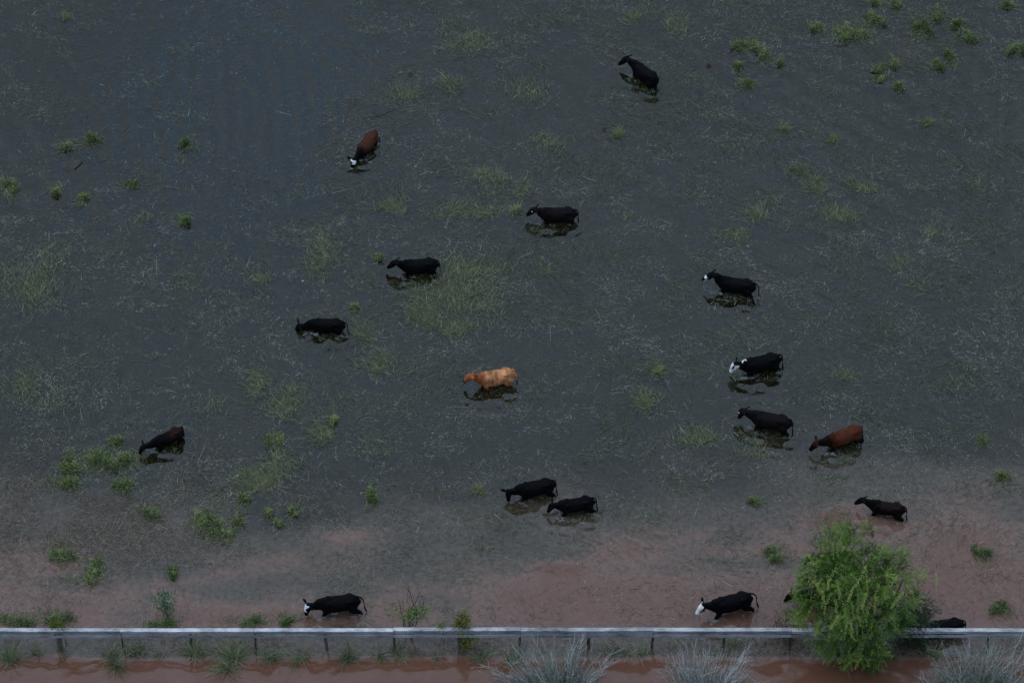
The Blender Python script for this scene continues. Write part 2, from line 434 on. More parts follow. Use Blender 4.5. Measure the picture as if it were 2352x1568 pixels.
def make_cow(cid, coat_fn, calf=False, tail_side=.1, tail_out=.12, ear_up=0.0):
    (cx, cy), hdg, s, poll, mz, stride = COWS[cid]; s *= .95
    rr = random.Random(cid * 13)
    bm = bmesh.new()
    th = .93 if calf else 1.0                      # thinner body for young animals
    body = [(-.84, 0, 1.10, .06, .10), (-.80, 0, 1.07, .15, .20), (-.68, 0, 1.035, .235, .29), (-.50, 0, 1.01, .265, .315), (-.28, 0, .965, .30, .335),
            (0.0, 0, .935, .32, .352), (.22, 0, .935, .30, .352), (.42, 0, .965, .255, .345), (.58, 0, .985, .205, .30), (.70, 0, .985, .145, .22), (.76, 0, .98, .07, .12)]
    rows = smooth_rows(body, 4); rows[:, 3] *= th; rows[:, 4] *= (1.0 if not calf else .95)
    loft(bm, rows, 20)
    # backbone, hooks and pins
    loft(bm, smooth_rows([(-.80, 0, 1.21, .05, .04), (-.5, 0, 1.29, .07, .05), (-.1, 0, 1.255, .06, .05), (.2, 0, 1.25, .06, .05), (.38, 0, 1.285, .07, .06), (.55, 0, 1.22, .05, .05)], 3), 10)
    for sd_ in (-1, 1):
        blob(bm, (-.47, sd_ * .165, 1.195), (.17, .10, .085)); blob(bm, (-.80, sd_ * .10, 1.14), (.06, .05, .06))
        blob(bm, (.33, sd_ * .17, .98), (.17, .11, .27)); blob(bm, (-.58, sd_ * .16, .90), (.20, .13, .27))
    # neck
    P = np.array(poll, float); D = np.array(mz, float); D /= np.linalg.norm(D)
    b0 = np.array((.36, 0, 1.06)); b1 = np.array((.60, 0, 1.03 + .25 * (P[2] - 1.1)))
    b2 = P + np.array((-.20, -P[1] * .4, -.115 + .10 * max(0, 1.1 - P[2]))); b3 = P + D * .03 + np.array((-.02, 0, -.015))
    loft(bm, smooth_rows([(*b0, .17, .29), (*b1, .165, .285), (*((b1 + b2) / 2 + (0, 0, -.02)), .140, .235), (*b2, .118, .175), (*b3, .095, .11)], 5), 14)
    # dewlap
    c1 = b1 + np.array((0.02, 0, -.17)); c2 = (b1 + b2) / 2 + np.array((0, 0, -.13))
    loft(bm, smooth_rows([(.56, 0, .80, .03, .08), (*c1, .03, .10), (*c2, .028, .07)], 3), 8)
    # head
    Lh = .53
    side = np.cross((0, 0, 1.), D); side /= np.linalg.norm(side); upv = np.cross(D, side)
    if upv[0] < 0 and upv[2] < 0: upv = -upv
    hs = []
    for t, hw, hh, dn in ((-.10, .07, .07, .01), (.05, .115, .115, .0), (.25, .132, .140, .012), (.45, .122, .136, .018), (.65, .095, .108, .018), (.85, .085, .088, .014), (.97, .078, .072, .010), (1.03, .04, .04, .008)):
        c = P + D * (Lh * t) - upv * dn
        hs.append((*c, hw, hh))
    loft(bm, smooth_rows(hs, 3), 14, up=upv)
    blob(bm, P + upv * .03 - D * .01, (.06, .05, .05))                     # poll knob
    for sg in (-1, 1):                                                     # cheeks, brow and ears
        blob(bm, P + D * .19 + side * sg * .085 + upv * .05, (.045, .035, .035))
        e0 = P + D * .045 + side * sg * .08 + upv * .0
        ev = side * sg * .55 + np.array((-.75, 0, .30 + ear_up)) if P[2] > 1.225 else side * sg * .95 + np.array((-.05 + .2 * rr.random(), 0, .28 + ear_up))
        ev /= np.linalg.norm(ev)
        en = np.cross(ev, D) if P[2] <= 1.225 else side * sg * .6 + np.array((.3, 0, .5)); en = en - ev * (en @ ev); en /= np.linalg.norm(en)
        q = [(*(e0 + ev * d), a, .028) for d, a in ((0, .032), (.07, .062), (.15, .082), (.22, .064), (.28, .022))]
        loft(bm, smooth_rows(q, 2), 10, up=en)
    # legs
    def leg(top, mid, knee, fet, hoof, r):
        pts = [(*top, r[0], r[0] * 1.25), (*mid, r[1], r[1] * 1.2), (*knee, r[2], r[2] * 1.1), (*fet, r[3], r[3]), (*hoof, r[4], r[4])]
        loft(bm, smooth_rows(pts, 4), 10, up=(1, 0, 0))
    for sg, ph in ((1, stride), (-1, -stride)):
        f = ph * .24
        leg((.40, sg * .15, .90), (.40 + f * .3, sg * .155, .66), (.42 + f * .9, sg * .14, .40), (.40 + f * 1.25, sg * .13, .12), (.43 + f * 1.3, sg * .13, 0), (.115, .092, .060, .045, .058))
        h = -ph * .22
        leg((-.60, sg * .15, .95), (-.53 + h * .35, sg * .17, .72), (-.74 + h * .9, sg * .145, .48), (-.70 + h * 1.35, sg * .14, .12), (-.66 + h * 1.4, sg * .14, 0), (.17, .135, .068, .048, .06))
    if not calf: blob(bm, (-.42, 0, .68), (.14, .12, .10))
    # tail
    ts = tail_side * .7; to = tail_out * .5
    tl = [(-.78, 0, 1.24, .042, .042), (-.86 - to * .3, ts * .1, 1.22, .036, .036), (-.90 - to, ts * .4, 1.05, .028, .028), (-.90 - to * 1.15, ts * .8, .82, .024, .024),
          (-.91 - to * 1.3, ts, .66, .036, .036), (-.93 - to * 1.5, ts * 1.1, .52, .034, .034), (-.94 - to * 1.6, ts * 1.15, .42, .014, .014)]
    loft(bm, smooth_rows(tl, 4), 8, up=(1, 0, 0))
    bmesh.ops.recalc_face_normals(bm, faces=bm.faces)
    me0 = bpy.data.meshes.new('cow_parts'); bm.to_mesh(me0); bm.free()
    tmp = bpy.data.objects.new('cow_tmp', me0); C.objects.link(tmp)
    md = tmp.modifiers.new('r', 'REMESH'); md.mode = 'VOXEL'; md.voxel_size = .02; md.adaptivity = 0
    m2 = tmp.modifiers.new('s', 'SMOOTH'); m2.factor = .5; m2.iterations = 3
    dg = bpy.context.evaluated_depsgraph_get()
    me = bpy.data.meshes.new_from_object(tmp.evaluated_get(dg)); me.name = 'cow'
    bpy.data.objects.remove(tmp); bpy.data.meshes.remove(me0)
    nv = len(me.vertices); V = np.empty(nv * 3, np.float32); me.vertices.foreach_get('co', V); V = V.reshape(-1, 3).astype(float)
    rel = V - P
    hu = rel @ D / Lh; hv = rel @ side; hw_ = rel @ upv                    # head coordinates: along the face, across, towards the forehead
    ishead = (hu > -.12) & (np.abs(hv) < .16) & (np.linalg.norm(rel - np.outer(hu * Lh, D), axis=1) < .19) & (V[:, 0] > .55)
    nz = fbm(V[:, 0] * 5 + cid, V[:, 2] * 5 + V[:, 1] * 4, cid, 3) - .5
    col = np.clip(coat_fn(V, hu, hv, hw_, ishead, nz), 0, 1)
    a = me.attributes.new('coat', 'FLOAT_COLOR', 'POINT'); a.data.foreach_set('color', np.hstack([col, np.ones((nv, 1))]).astype(np.float32).ravel())
    me.polygons.foreach_set('use_smooth', np.ones(len(me.polygons), bool))
    me.materials.clear(); me.materials.append(M['coat'])
    o = bpy.data.objects.new('cow', me); C.objects.link(o)
    o.location = (cx, cy + (float(depth(cx, cy)) - .4) * .3, -float(depth(cx, cy))); o.rotation_euler = (0, 0, R(hdg)); o.scale = (s, s, s)
    # eyes are dark beads of their own
    for sg in (-1, 1):
        eb = bmesh.new(); bmesh.ops.create_icosphere(eb, subdivisions=1, radius=.02)
        em = bpy.data.meshes.new('eye'); eb.to_mesh(em); eb.free(); em.materials.append(M['eye'])
        e = bpy.data.objects.new('eye', em); C.objects.link(e); e.parent = o
        e.location = Vector(P + D * .17 + side * sg * .112 + upv * .03)
    o['_poll'] = list(map(float, P + D * .045)); o['_side'] = list(map(float, side)); o['_up'] = list(map(float, upv)); o['_dir'] = list(map(float, D))
    return o


def simple_mat(name, col, rough=.5):
    m, n, l, out = mat(name)
    b = n.new('ShaderNodeBsdfPrincipled'); b.inputs['Roughness'].default_value = rough
    nz = n.new('ShaderNodeTexNoise'); nz.inputs['Scale'].default_value = 30
    mr = n.new('ShaderNodeMapRange'); mr.inputs[3].default_value = .8; mr.inputs[4].default_value = 1.2; l(nz.outputs['Fac'], mr.inputs[0])
    sc = n.new('ShaderNodeVectorMath'); sc.operation = 'SCALE'; sc.inputs[0].default_value = col; l(mr.outputs[0], sc.inputs['Scale'])
    l(sc.outputs[0], b.inputs['Base Color']); l(b.outputs[0], out.inputs[0]); return m


M['eye'] = simple_mat('cow_eye', (.01, .008, .006), .1)
M['ear_tag'] = simple_mat('white_ear_tag', (.8, .8, .78), .4)
M['foam'] = simple_mat('splash_foam', (.42, .43, .45), .3)

BLACK = np.array((.0022, .0023, .0032)); DKBR = np.array((.0062, .0046, .0054))


def mix(c, d, f):
    f = np.asarray(f)[:, None]; return c * (1 - f) + d * f


def black(V, hu, hv, hw, ih, nz): return np.tile(BLACK, (len(V), 1))
def darkbrown(V, hu, hv, hw, ih, nz): return np.tile(DKBR, (len(V), 1)) * (1 + .5 * nz[:, None])


def brown_black(V, hu, hv, hw, ih, nz):            # cow 2: brown back and rump, black forequarters, white face with a black middle
    c = np.tile(BLACK, (len(V), 1))
    f = sstep(.70, .25, V[:, 0] + nz * .5) * sstep(.74, 1.08, V[:, 2] + nz * .35)
    c = mix(c, np.array((.062, .022, .013)), f)
    wt = ih & (hw > -.03) & (((hu > .02) & (hu < .38)) | (hu > .78))
    wt &= ~((hu > .2) & (hu < .8) & (hv < .0 + .05 * np.sin(hu * 9)))
    return mix(c, np.array((.8, .8, .8)), wt.astype(float))


def red_black(V, hu, hv, hw, ih, nz):              # cow 10
    c = np.tile(np.array((.003, .0022, .0024)), (len(V), 1))
    f = sstep(.85, .20, V[:, 0] + nz * .5) * sstep(.66, .95, V[:, 2] + nz * .35)
    f *= 1 - sstep(-.60, -.80, V[:, 0] + nz * .1) * sstep(1.15, .95, V[:, 2])
    c = mix(c, np.array((.072, .021, .010)), f)
    g = sstep(.6, .85, V[:, 0]) * (hw > -.02) * .5 * (~ih | (hu < .35))
    return mix(c, np.array((.05, .018, .011)), g)


def rump_brown(V, hu, hv, hw, ih, nz):             # cow 11
    c = np.tile(np.array((.0035, .0028, .0034)), (len(V), 1))
    f = sstep(.15, -.25, V[:, 0] + nz * .4) * sstep(.9, 1.12, V[:, 2] + nz * .3)
    return mix(c, np.array((.022, .009, .007)), f * .9)


def back_brown(V, hu, hv, hw, ih, nz):             # cow 14
    c = np.tile(np.array((.0032, .0027, .003)), (len(V), 1))
    f = sstep(1.0, 1.14, V[:, 2] + nz * .25) * sstep(.32, .12, V[:, 0]) * sstep(-.75, -.6, V[:, 0])
    return mix(c, np.array((.013, .006, .006)), f)


def tan(V, hu, hv, hw, ih, nz):                    # cow 7
    c = np.tile(np.array((.38, .165, .072)), (len(V), 1))
    c = mix(c, np.array((.25, .08, .034)), sstep(.30, .62, V[:, 0] + nz * .4))
    c = mix(c, np.array((.22, .065, .025)), sstep(.78, .58, V[:, 2] + nz * .3) * .7)
    c = mix(c, np.array((.035, .018, .012)), (ih & (hu > .72)).astype(float))
    c = mix(c, np.array((.06, .03, .016)), ((V[:, 0] < -.86) & (V[:, 2] < .72)).astype(float))
    return c * (1.08 + nz[:, None] * 1.9 + .22 * np.sin(V[:, :1] * 38 + 6 * nz[:, None]) * np.exp(-((V[:, :1] - .05) / .35) ** 2))


def white_head(V, hu, hv, hw, ih, nz):             # cow 8
    c = np.tile(BLACK, (len(V), 1))
    c = mix(c, np.array((.82, .82, .83)), (ih & (hu > .0)).astype(float) * (np.abs(hv) < .125))
    crest = (V[:, 0] > .58) & (V[:, 0] < .76) & (np.abs(V[:, 1] + .03 * np.sin(V[:, 0] * 30)) < .03 + nz * .06) & (V[:, 2] > 1.16) & ~ih
    return mix(c, np.array((.75, .75, .76)), crest.astype(float))


def blaze(V, hu, hv, hw, ih, nz):                  # cow 15
    c = np.tile(BLACK, (len(V), 1))
    wt = ih & (hw > .02) & (hu > .0) & (hu < .60) & (np.abs(hv) < .085 + .03 * np.cos(hu * 9))
    wt |= ih & (hu > .95) & (np.abs(hv) < .03) & (hw > .0)
    return mix(c, np.array((.84, .84, .86)), wt.astype(float))


def white_face(V, hu, hv, hw, ih, nz):             # cow 16
    c = np.tile(BLACK, (len(V), 1))
    wt = ih & (hu > .02) & ((hw > .0) | (hu > .7)) & (hu < .97)
    return mix(c, np.array((.80, .79, .80)), wt.astype(float))


def white_chin(V, hu, hv, hw, ih, nz):             # cow 5
    c = np.tile(BLACK, (len(V), 1))
    wt = ih & (((hu > .45) & (hu < .68) & (hw > .02) & (hv > -.03)) | ((hu > .6) & (hu < .98) & (hw < -.02) ))
    return mix(c, np.array((.78, .78, .8)), wt.astype(float))


COW_INFO = [
    (1, black, 'black cow at the top of the field heading away with its head raised', dict(tail_out=.05, tail_side=.15)),
    (2, brown_black, 'brown backed cow with a white face walking towards the viewer', dict(tail_out=.08, tail_side=.25)),
    (3, darkbrown, 'blackish brown cow with a raised head wading alone below the top black cow', dict(tail_out=.08, tail_side=.02)),
    (4, black, 'black cow with its head up beside the large matted grass patch', dict(tail_out=.08)),
    (5, white_chin, 'slim black cow with raised head and white marks on its muzzle', dict(tail_out=.22, ear_up=.15)),
    (6, black, 'all black cow with lowered head, wading left of the tan cow', dict(tail_out=.2)),
    (7, tan, 'light tan cow, the only pale coated one in the herd', dict(tail_out=.02)),
    (8, white_head, 'black cow with an all white head and a white patch on its neck', dict(tail_out=.08)),
    (9, darkbrown, 'blackish brown cow with a white ear tag walking just ahead of the red brown cow', dict(tail_out=.1)),
    (10, red_black, 'red brown cow with black head and legs, striding with lowered head', dict(tail_out=.02)),
    (11, rump_brown, 'small dark cow with a brownish rump nosing green weeds at the left', dict(tail_out=.02, tail_side=-.1, calf=True)),
    (12, black, 'black cow with its muzzle down in the water, in front of a black calf', dict(tail_out=.03)),
    (13, black, 'young black calf striding behind another black cow over muddy water', dict(tail_out=.1, calf=True)),
    (14, back_brown, 'small black cow with a brownish back standing above the green tree', dict(tail_out=.1, calf=True)),
    (15, blaze, 'black cow with a white forehead blaze and dark muzzle near the fence', dict(tail_out=.22)),
    (16, white_face, 'black cow with white forehead and muzzle and black cheeks near the fence', dict(tail_out=.25)),
    (17, black, 'black cow mostly hidden behind the upper part of the green tree crown', dict()),
    (18, black, 'black cow behind the tree with only its head showing left of the crown', dict()),
    (19, black, 'black cow behind the fence rails to the right of the tree', dict(tail_out=.08)),
]
for cid, fn, lab, kw in COW_INFO:
    o = make_cow(cid, fn, **kw)
    tag(o, lab, 'cow', 'cattle wading through the flood')
    P = Vector(o['_poll']); sd_ = Vector(o['_side']); up_ = Vector(o['_up']); dr = Vector(o['_dir'])
    if cid in (3, 9):
        wm = o.rotation_euler.to_matrix()
        sg = 1 if (wm @ sd_).y < 0 else -1
        eb = bmesh.new(); bmesh.ops.create_cube(eb, size=1, matrix=Matrix.Diagonal((.034, .012, .042, 1)))
        bmesh.ops.bevel(eb, geom=eb.edges[:], offset=.003, segments=1)
        em = bpy.data.meshes.new('ear_tag'); eb.to_mesh(em); eb.free(); em.materials.append(M['ear_tag'])
        e = bpy.data.objects.new('ear_tag', em); C.objects.link(e); e.parent = o
        e.location = P + sd_ * sg * .20 + up_ * .045; e.rotation_euler = (.4, 0, .5)
    for k in ('_poll', '_side', '_up', '_dir'): del o[k]


# splashes thrown up by the legs
def splash():
    g = []
    r = np.random.default_rng(21)
    spots = []
    for cid, amt in ((1, 60), (2, 90), (3, 40), (4, 60), (5, 80), (6, 110), (8, 130), (9, 70), (10, 140), (11, 40), (12, 50), (13, 150), (14, 30), (15, 170), (16, 120), (19, 60)):
        (cx, cy), h, s, poll, mz, st = COWS[cid]; a = R(h); fx, fy = math.cos(a), math.sin(a)
        for off, lat, k in ((.62, .12, .55), (-.70, .1, .3), (.25, .25, .15)):
            n = int(amt * k * 2.6)
            x0 = cx + fx * off * s - fy * lat; y0 = cy + fy * off * s + fx * lat - .12
            cl = r.normal(0, 1, (5, 2)) * np.array([.14, .08]); wc = r.integers(0, 5, n)
            p = np.stack([x0 + cl[wc, 0] + r.normal(0, .05, n), y0 + cl[wc, 1] + r.normal(0, .03, n), np.abs(r.normal(0, .05, n)) + .004], 1)
            spots.append((p, r.uniform(.003, .010, n)))
    P = np.vstack([p for p, _ in spots]); Rr = np.concatenate([q for _, q in spots])
    bm = bmesh.new(); bmesh.ops.create_icosphere(bm, subdivisions=1, radius=1)
    bv = np.array([v.co for v in bm.verts]); bf = np.array([[v.index for v in f.verts] for f in bm.faces]); bm.free()
    sc_ = Rr[:, None] * np.stack([r.uniform(.8, 2.2, len(Rr)), r.uniform(.6, 1.4, len(Rr)), r.uniform(.4, .9, len(Rr))], 1)
    V = (P[:, None] + bv[None] * sc_[:, None]).reshape(-1, 3)
    F = (bf[None] + (np.arange(len(P)) * len(bv))[:, None, None]).reshape(-1, 3)
    tag(link('water_splash', mesh_np('water_splash', V, F, True), M['foam']), 'white drops and foam splashed up around the legs of the wading cattle', 'splash', kind='stuff')


splash()


# ------------------------------------------------------------------ floating straw and drowned grass (beyond counting)
def field_points(n, ymax=1500, margin=60, dens=None):
    """random points over the flooded field inside the view and a little beyond, thinned by dens(px, py, x, y)"""
    out = []; tot = 0
    while tot < n:
        x = rng.uniform(-31, 31, n * 2); y = rng.uniform(-19.5, 29, n * 2)
        P = np.stack([x, y, np.zeros_like(x)], 1); px, py = to_photo(P)
        k = (px > -margin * 3) & (px < 2352 + margin * 3) & (py > -margin * 2) & (py < ymax)
        P, px, py = P[k], px[k], py[k]
        if dens is not None:
            k = rng.random(len(P)) < dens(px, py, P[:, 0], P[:, 1]); P = P[k]
        out.append(P); tot += len(P)
    return np.vstack(out)[:n]


def calm(px, py):
    """the open water at the upper left where little straw floats"""
    d = np.exp(-((px - 600 + (py - 250) * .25) / 170) ** 2 - ((py - 240) / 230) ** 2)
    d += .8 * np.exp(-((px - 740) / 90) ** 2 - ((py - 60) / 120) ** 2)
    d += .4 * np.exp(-((px - 1000) / 70) ** 2 - ((py - 940) / 90) ** 2)
    return np.clip(d, 0, 1)


def straw_dens(px, py, x, y):
    wx = x + 3 * fbm(x * .2, y * .2, 59, 3); wy = y + 3 * fbm(x * .2 + 7, y * .2, 60, 3)
    n = fbm(wx * .8, wy * 1.3, 61, 4); n2 = fbm(x * .25, y * .25, 67, 3)
    rd = 1 - np.abs(2 * fbm(wx * .55, wy * .9, 62, 3) - 1)            # drift lines
    d = sstep(.38, .64, n * .75 + n2 * .25) * .75 + sstep(.78, 1.0, rd) * .5
    d = .03 + 1.0 * d ** 2
    d *= 1 - .82 * calm(px, py)
    d *= 1 - .5 * sstep(1000, 500, px) * sstep(700, 300, py)
    d *= 1 - .78 * sstep(1100, 1280, py)
    return np.clip(d, 0, 1)


flow = lambda x, y: 2.6 * fbm(x * .13, y * .13, 71, 3) * math.pi


def straw():
    P = field_points(270000, 1445, dens=straw_dens)
    n = len(P); x, y = P[:, 0], P[:, 1]
    P[:, 2] = np.where(rng.random(n) < .38, rng.uniform(-.05, -.012, n), rng.uniform(.004, .02, n))
    az = flow(x, y) + rng.normal(0, .9, n)
    L = rng.gamma(2.2, .045, n) + .04
    g = Geo()
    g.blades(P, az, L, rng.uniform(.006, .0145, n), rng.normal(.05, .12, n), rng.normal(.15, .35, n), np.clip(rng.normal(.5, .27, n) + .5 * (fbm(x * .7, y * .9, 63, 4) - .5), 0, 1), 2)
    # longer stalks
    P = field_points(2000, 1445, dens=lambda px, py, x, y: np.clip(straw_dens(px, py, x, y) * .8 + .1, 0, 1))
    n = len(P); P[:, 2] = .012
    az = rng.uniform(0, 6.28, n)
    g.blades(P, az, rng.gamma(3, .14, n) + .12, rng.uniform(.006, .012, n), .08, rng.normal(.12, .3, n), np.clip(rng.normal(.7, .2, n), 0, 1), 3)
    tag(link('floating_straw', g.mesh('floating_straw'), M['straw']), 'pale straw and grass stalks floating all over the flooded field', 'straw', kind='stuff')
    # tangled brown stalks over the muddy left corner and sparse elsewhere in the mud
    def bd(px, py, x, y):
        n = fbm(x * .6, y * .6, 83, 4)
        left = np.exp(-((px - 230) / 330) ** 2 - ((py - 1190) / 110) ** 2)
        m = sstep(1060, 1200, py) * .13 + .5 * sstep(1440, 1465, py)
        return np.clip((left * 1.1 + m) * sstep(.38, .62, n), 0, 1)
    P = field_points(14500, 1508, dens=bd); n = len(P); P[:, 2] = rng.uniform(.005, .05, n)
    g = Geo()
    g.blades(P, rng.uniform(0, 6.28, n), rng.gamma(2.5, .11, n) + .08, rng.uniform(.007, .014, n), rng.normal(.15, .2, n), rng.normal(.3, .4, n), np.clip(rng.normal(.5, .25, n), 0, 1), 3)
    tag(link('brown_stalks', g.mesh('brown_stalks'), M['straw_brown']), 'tangled brown stalks floating on the muddy water at the lower left', 'straw', kind='stuff')


straw()

# dull drowned grass: soft patches lying at the surface  (px, py, rx, ry, blades, lean)
PATCH = [(100, 640, 75, 62, 2600, .4), (725, 575, 42, 58, 1500, 1.4), (1085, 675, 62, 80, 3600, .5), (965, 712, 52, 38, 1500, .9), (1035, 755, 40, 24, 900, .3), (1064, 612, 60, 22, 900, .4),
         (1074, 487, 78, 26, 1300, .1), (1085, 85, 62, 42, 1500, .3), (1195, 215, 55, 40, 800, .6), (1040, 195, 35, 28, 500, 1.), (900, 478, 34, 22, 600, .5), (860, 843, 34, 26, 900, 1.1),
         (827, 768, 28, 28, 600, 1.2), (1600, 1008, 52, 26, 900, .4), (1110, 410, 52, 34, 900, .9), (1455, 45, 30, 18, 600, .4), (1690, 545, 34, 22, 500, .3), (1745, 483, 38, 26, 600, .6),
         (1880, 440, 40, 40, 700, 1.6), (1920, 495, 36, 24, 800, .2), (1975, 432, 38, 20, 500, .2), (1840, 395, 30, 22, 500, 2.2), (590, 880, 34, 30, 700, 1.3), (660, 920, 55, 40, 1100, .8), (740, 980, 36, 34, 800, 1.4),
         (650, 1075, 48, 44, 1000, 1.2), (60, 880, 45, 50, 600, 1.), (1940, 865, 30, 16, 300, 0), (1495, 915, 26, 18, 300, .8), (1250, 330, 46, 24, 500, .3), (1560, 60, 40, 34, 600, .4), (2075, 610, 36, 24, 300, .5),
         (930, 225, 50, 24, 500, .2), (1195, 440, 26, 20, 300, 1.1), (590, 1095, 40, 30, 1000, .9), (120, 930, 30, 26, 200, .4), (2150, 545, 26, 16, 200, 0), (1680, 860, 20, 14, 120, .4), (850, 1030, 34, 24, 250, .9), (1430, 500, 16, 10, 100, .3), (600, 640, 40, 24, 250, .5),
         (1725, 1035, 40, 22, 260, .2), (2200, 860, 60, 40, 260, .8), (1130, 1260, 30, 18, 120, .5), (440, 640, 34, 26, 200, .9), (1250, 620, 20, 14, 160, .4), (2250, 430, 26, 20, 130, .5), (330, 500, 30, 20, 160, .5), (2110, 660, 22, 18, 140, .8), (500, 920, 30, 24, 200, .6)]


def drowned_grass():
    g = Geo()
    for (px, py, rx, ry, n, lean) in PATCH:
        c = at(px, py); k = 1 / 53.0
        lob = rng.normal(0, .45, (5, 2))
        which = rng.integers(0, 5, n)
        q = lob[which] + rng.normal(0, .38, (n, 2))
        P = np.stack([c[0] + q[:, 0] * rx * k, c[1] + q[:, 1] * ry * k * 1.4, rng.uniform(-.03, .06, n)], 1)
        az = lean + rng.normal(0, .75, n) + flow(P[:, 0], P[:, 1]) * .25
        g.blades(P, az, rng.uniform(.18, .5, n), rng.uniform(.007, .015, n), rng.normal(.2, .25, n), rng.normal(.6, .4, n), np.clip(rng.normal(.5, .25, n), 0, 1), 3)
    # faint scatter of green blades between the patches
    def d(px, py, x, y):
        wx = x + 2.5 * fbm(x * .3, y * .3, 95, 3)
        return np.clip((.04 + sstep(.46, .66, fbm(wx * .5, y * .7, 97, 5)) ** 1.5) * (.4 + .6 * sstep(500, 1000, px)) * (1 - calm(px, py)) * (1 - .6 * sstep(1150, 1300, py)), 0, 1)
    P = field_points(95000, 1440, dens=d); n = len(P); P[:, 2] = rng.uniform(-.06, .03, n)
    g.blades(P, flow(P[:, 0], P[:, 1]) * 1.3 + rng.normal(0, .5, n), rng.uniform(.18, .52, n), rng.uniform(.007, .014, n), rng.normal(.16, .18, n), .4, np.clip(rng.normal(.40, .2, n), 0, 1), 2)
    tag(link('drowned_grass', g.mesh('drowned_grass'), M['grass_dull']), 'dull green grass lying matted at the water surface in soft patches', 'grass', kind='stuff')




# ------------------------------------------------------------------ weeds that stand clear of the water: one thing each
def weed(px, py, rx, ry, kind, label, cat='weed', dens=1.0, group='green weeds standing out of the flood', bright=.0):
    c = at(px, py + ry * .35); sc_ = 1 / 54.0
    r = np.random.default_rng(int(px * 7 + py * 3))
    a, b = rx * sc_ * 1.12, ry * sc_ * 1.12
    g = Geo(); area = max(a * b, .02)
    nl = max(4, int(7 + area * 20)); lobes = []
    q = np.zeros(2); hd = r.uniform(0, 6.28)
    for k in range(nl):                                     # patches strung along wandering runners
        if k % 5 == 0: q = r.normal(0, .35, 2); hd = r.uniform(0, 6.28)
        hd += r.normal(0, .8); q = q + np.array([math.cos(hd), math.sin(hd)]) * .33
        if np.linalg.norm(q) > 1.15: q *= .4; hd += 2
        lobes.append((a * q[0], b * q[1] * .95, r.uniform(.07, .26) * min(1.5, max(.6, (a + b)))))
    hmax = min(.55, .16 + .40 * min(a, b) + (.45 * (b - a) if b > a else 0))
    if kind in ('bush', 'mix'):
        n = int((1250 * area + 100) * dens * 1.5)
        w_ = r.integers(0, nl, n); L3 = np.array(lobes)[w_]
        th = r.uniform(0, 6.28, n); rd = np.minimum(np.abs(r.normal(0, .62, n)), 1.35) * L3[:, 2]
        hz = r.random(n) ** .9 * hmax * (.3 + 1.0 * hash2(w_, w_ * 3, int(px))) * np.exp(-(rd / .35) ** 2)
        P = np.stack([L3[:, 0] + rd * np.cos(th), L3[:, 1] + rd * np.sin(th), hz], 1)
        D = np.stack([np.cos(th) + r.normal(0, .6, n), np.sin(th) + r.normal(0, .6, n), r.normal(.35, .5, n)], 1)
        Nn = np.stack([r.normal(0, .5, n), r.normal(0, .5, n), np.ones(n)], 1)
        g.leaves(P, D, Nn, r.uniform(.05, .11, n), r.uniform(.022, .045, n), np.clip(r.normal(.42 + bright, .2, n) + .45 * (hash2(w_, w_ * 7 + 1, 5) - .5), 0, 1))
        for k in range(nl):                                     # stems under the leaves, from one root
            for q in range(3):
                x0, y0, rr_ = lobes[k]
                g.tube([(0, 0, -.3), (x0 * .7, y0 * .7, -.1), (x0 * .85, y0 * .85, hmax * .3), (x0 + r.normal(0, .06), y0 + r.normal(0, .06), hmax * r.uniform(.6, 1))], (.006, .006, .005, .003), .12, 3)
    if kind in ('tuft', 'mix', 'wisp'):
        for x0, y0, rr_ in lobes: g.tube([(0, 0, -.3), (x0 * .8, y0 * .8, -.04)], .012, .1, 3)
        n = int((650 * area + 50) * dens * (1 if kind != 'mix' else .6))
        w_ = r.integers(0, nl, n); L3 = np.array(lobes)[w_]
        P = np.stack([L3[:, 0] * .8 + r.normal(0, .05, n), L3[:, 1] * .8 + r.normal(0, .05, n), np.full(n, -.04)], 1)
        az = r.uniform(0, 6.28, n) if kind != 'wisp' else r.normal(r.uniform(.3, 1.4), .5, n)
        e0 = r.normal(1.0, .3, n) if kind != 'wisp' else r.normal(.5, .2, n)
        g.blades(P, az, r.uniform(.2, .5, n) * (1.2 if kind == 'wisp' else 1), r.uniform(.009, .017, n), e0, r.normal(1.0, .35, n), np.clip(r.normal(.5 + bright, .22, n), 0, 1), 4)
    e = 1.35 * max(a, b) + .18
    g.tube([(-e, 0, -.3), (0, .02, -.26), (e, 0, -.3)] if a >= b else [(0, -e, -.3), (.02, 0, -.26), (0, e, -.3)], .012, .1, 4)
    o = link('weed_clump' if kind != 'wisp' else 'grass_tuft', g.mesh('weed'), M['weed'] if kind != 'wisp' else M['grass'])
    o.location = (c[0], c[1], 0)
    return tag(o, label, cat, group)


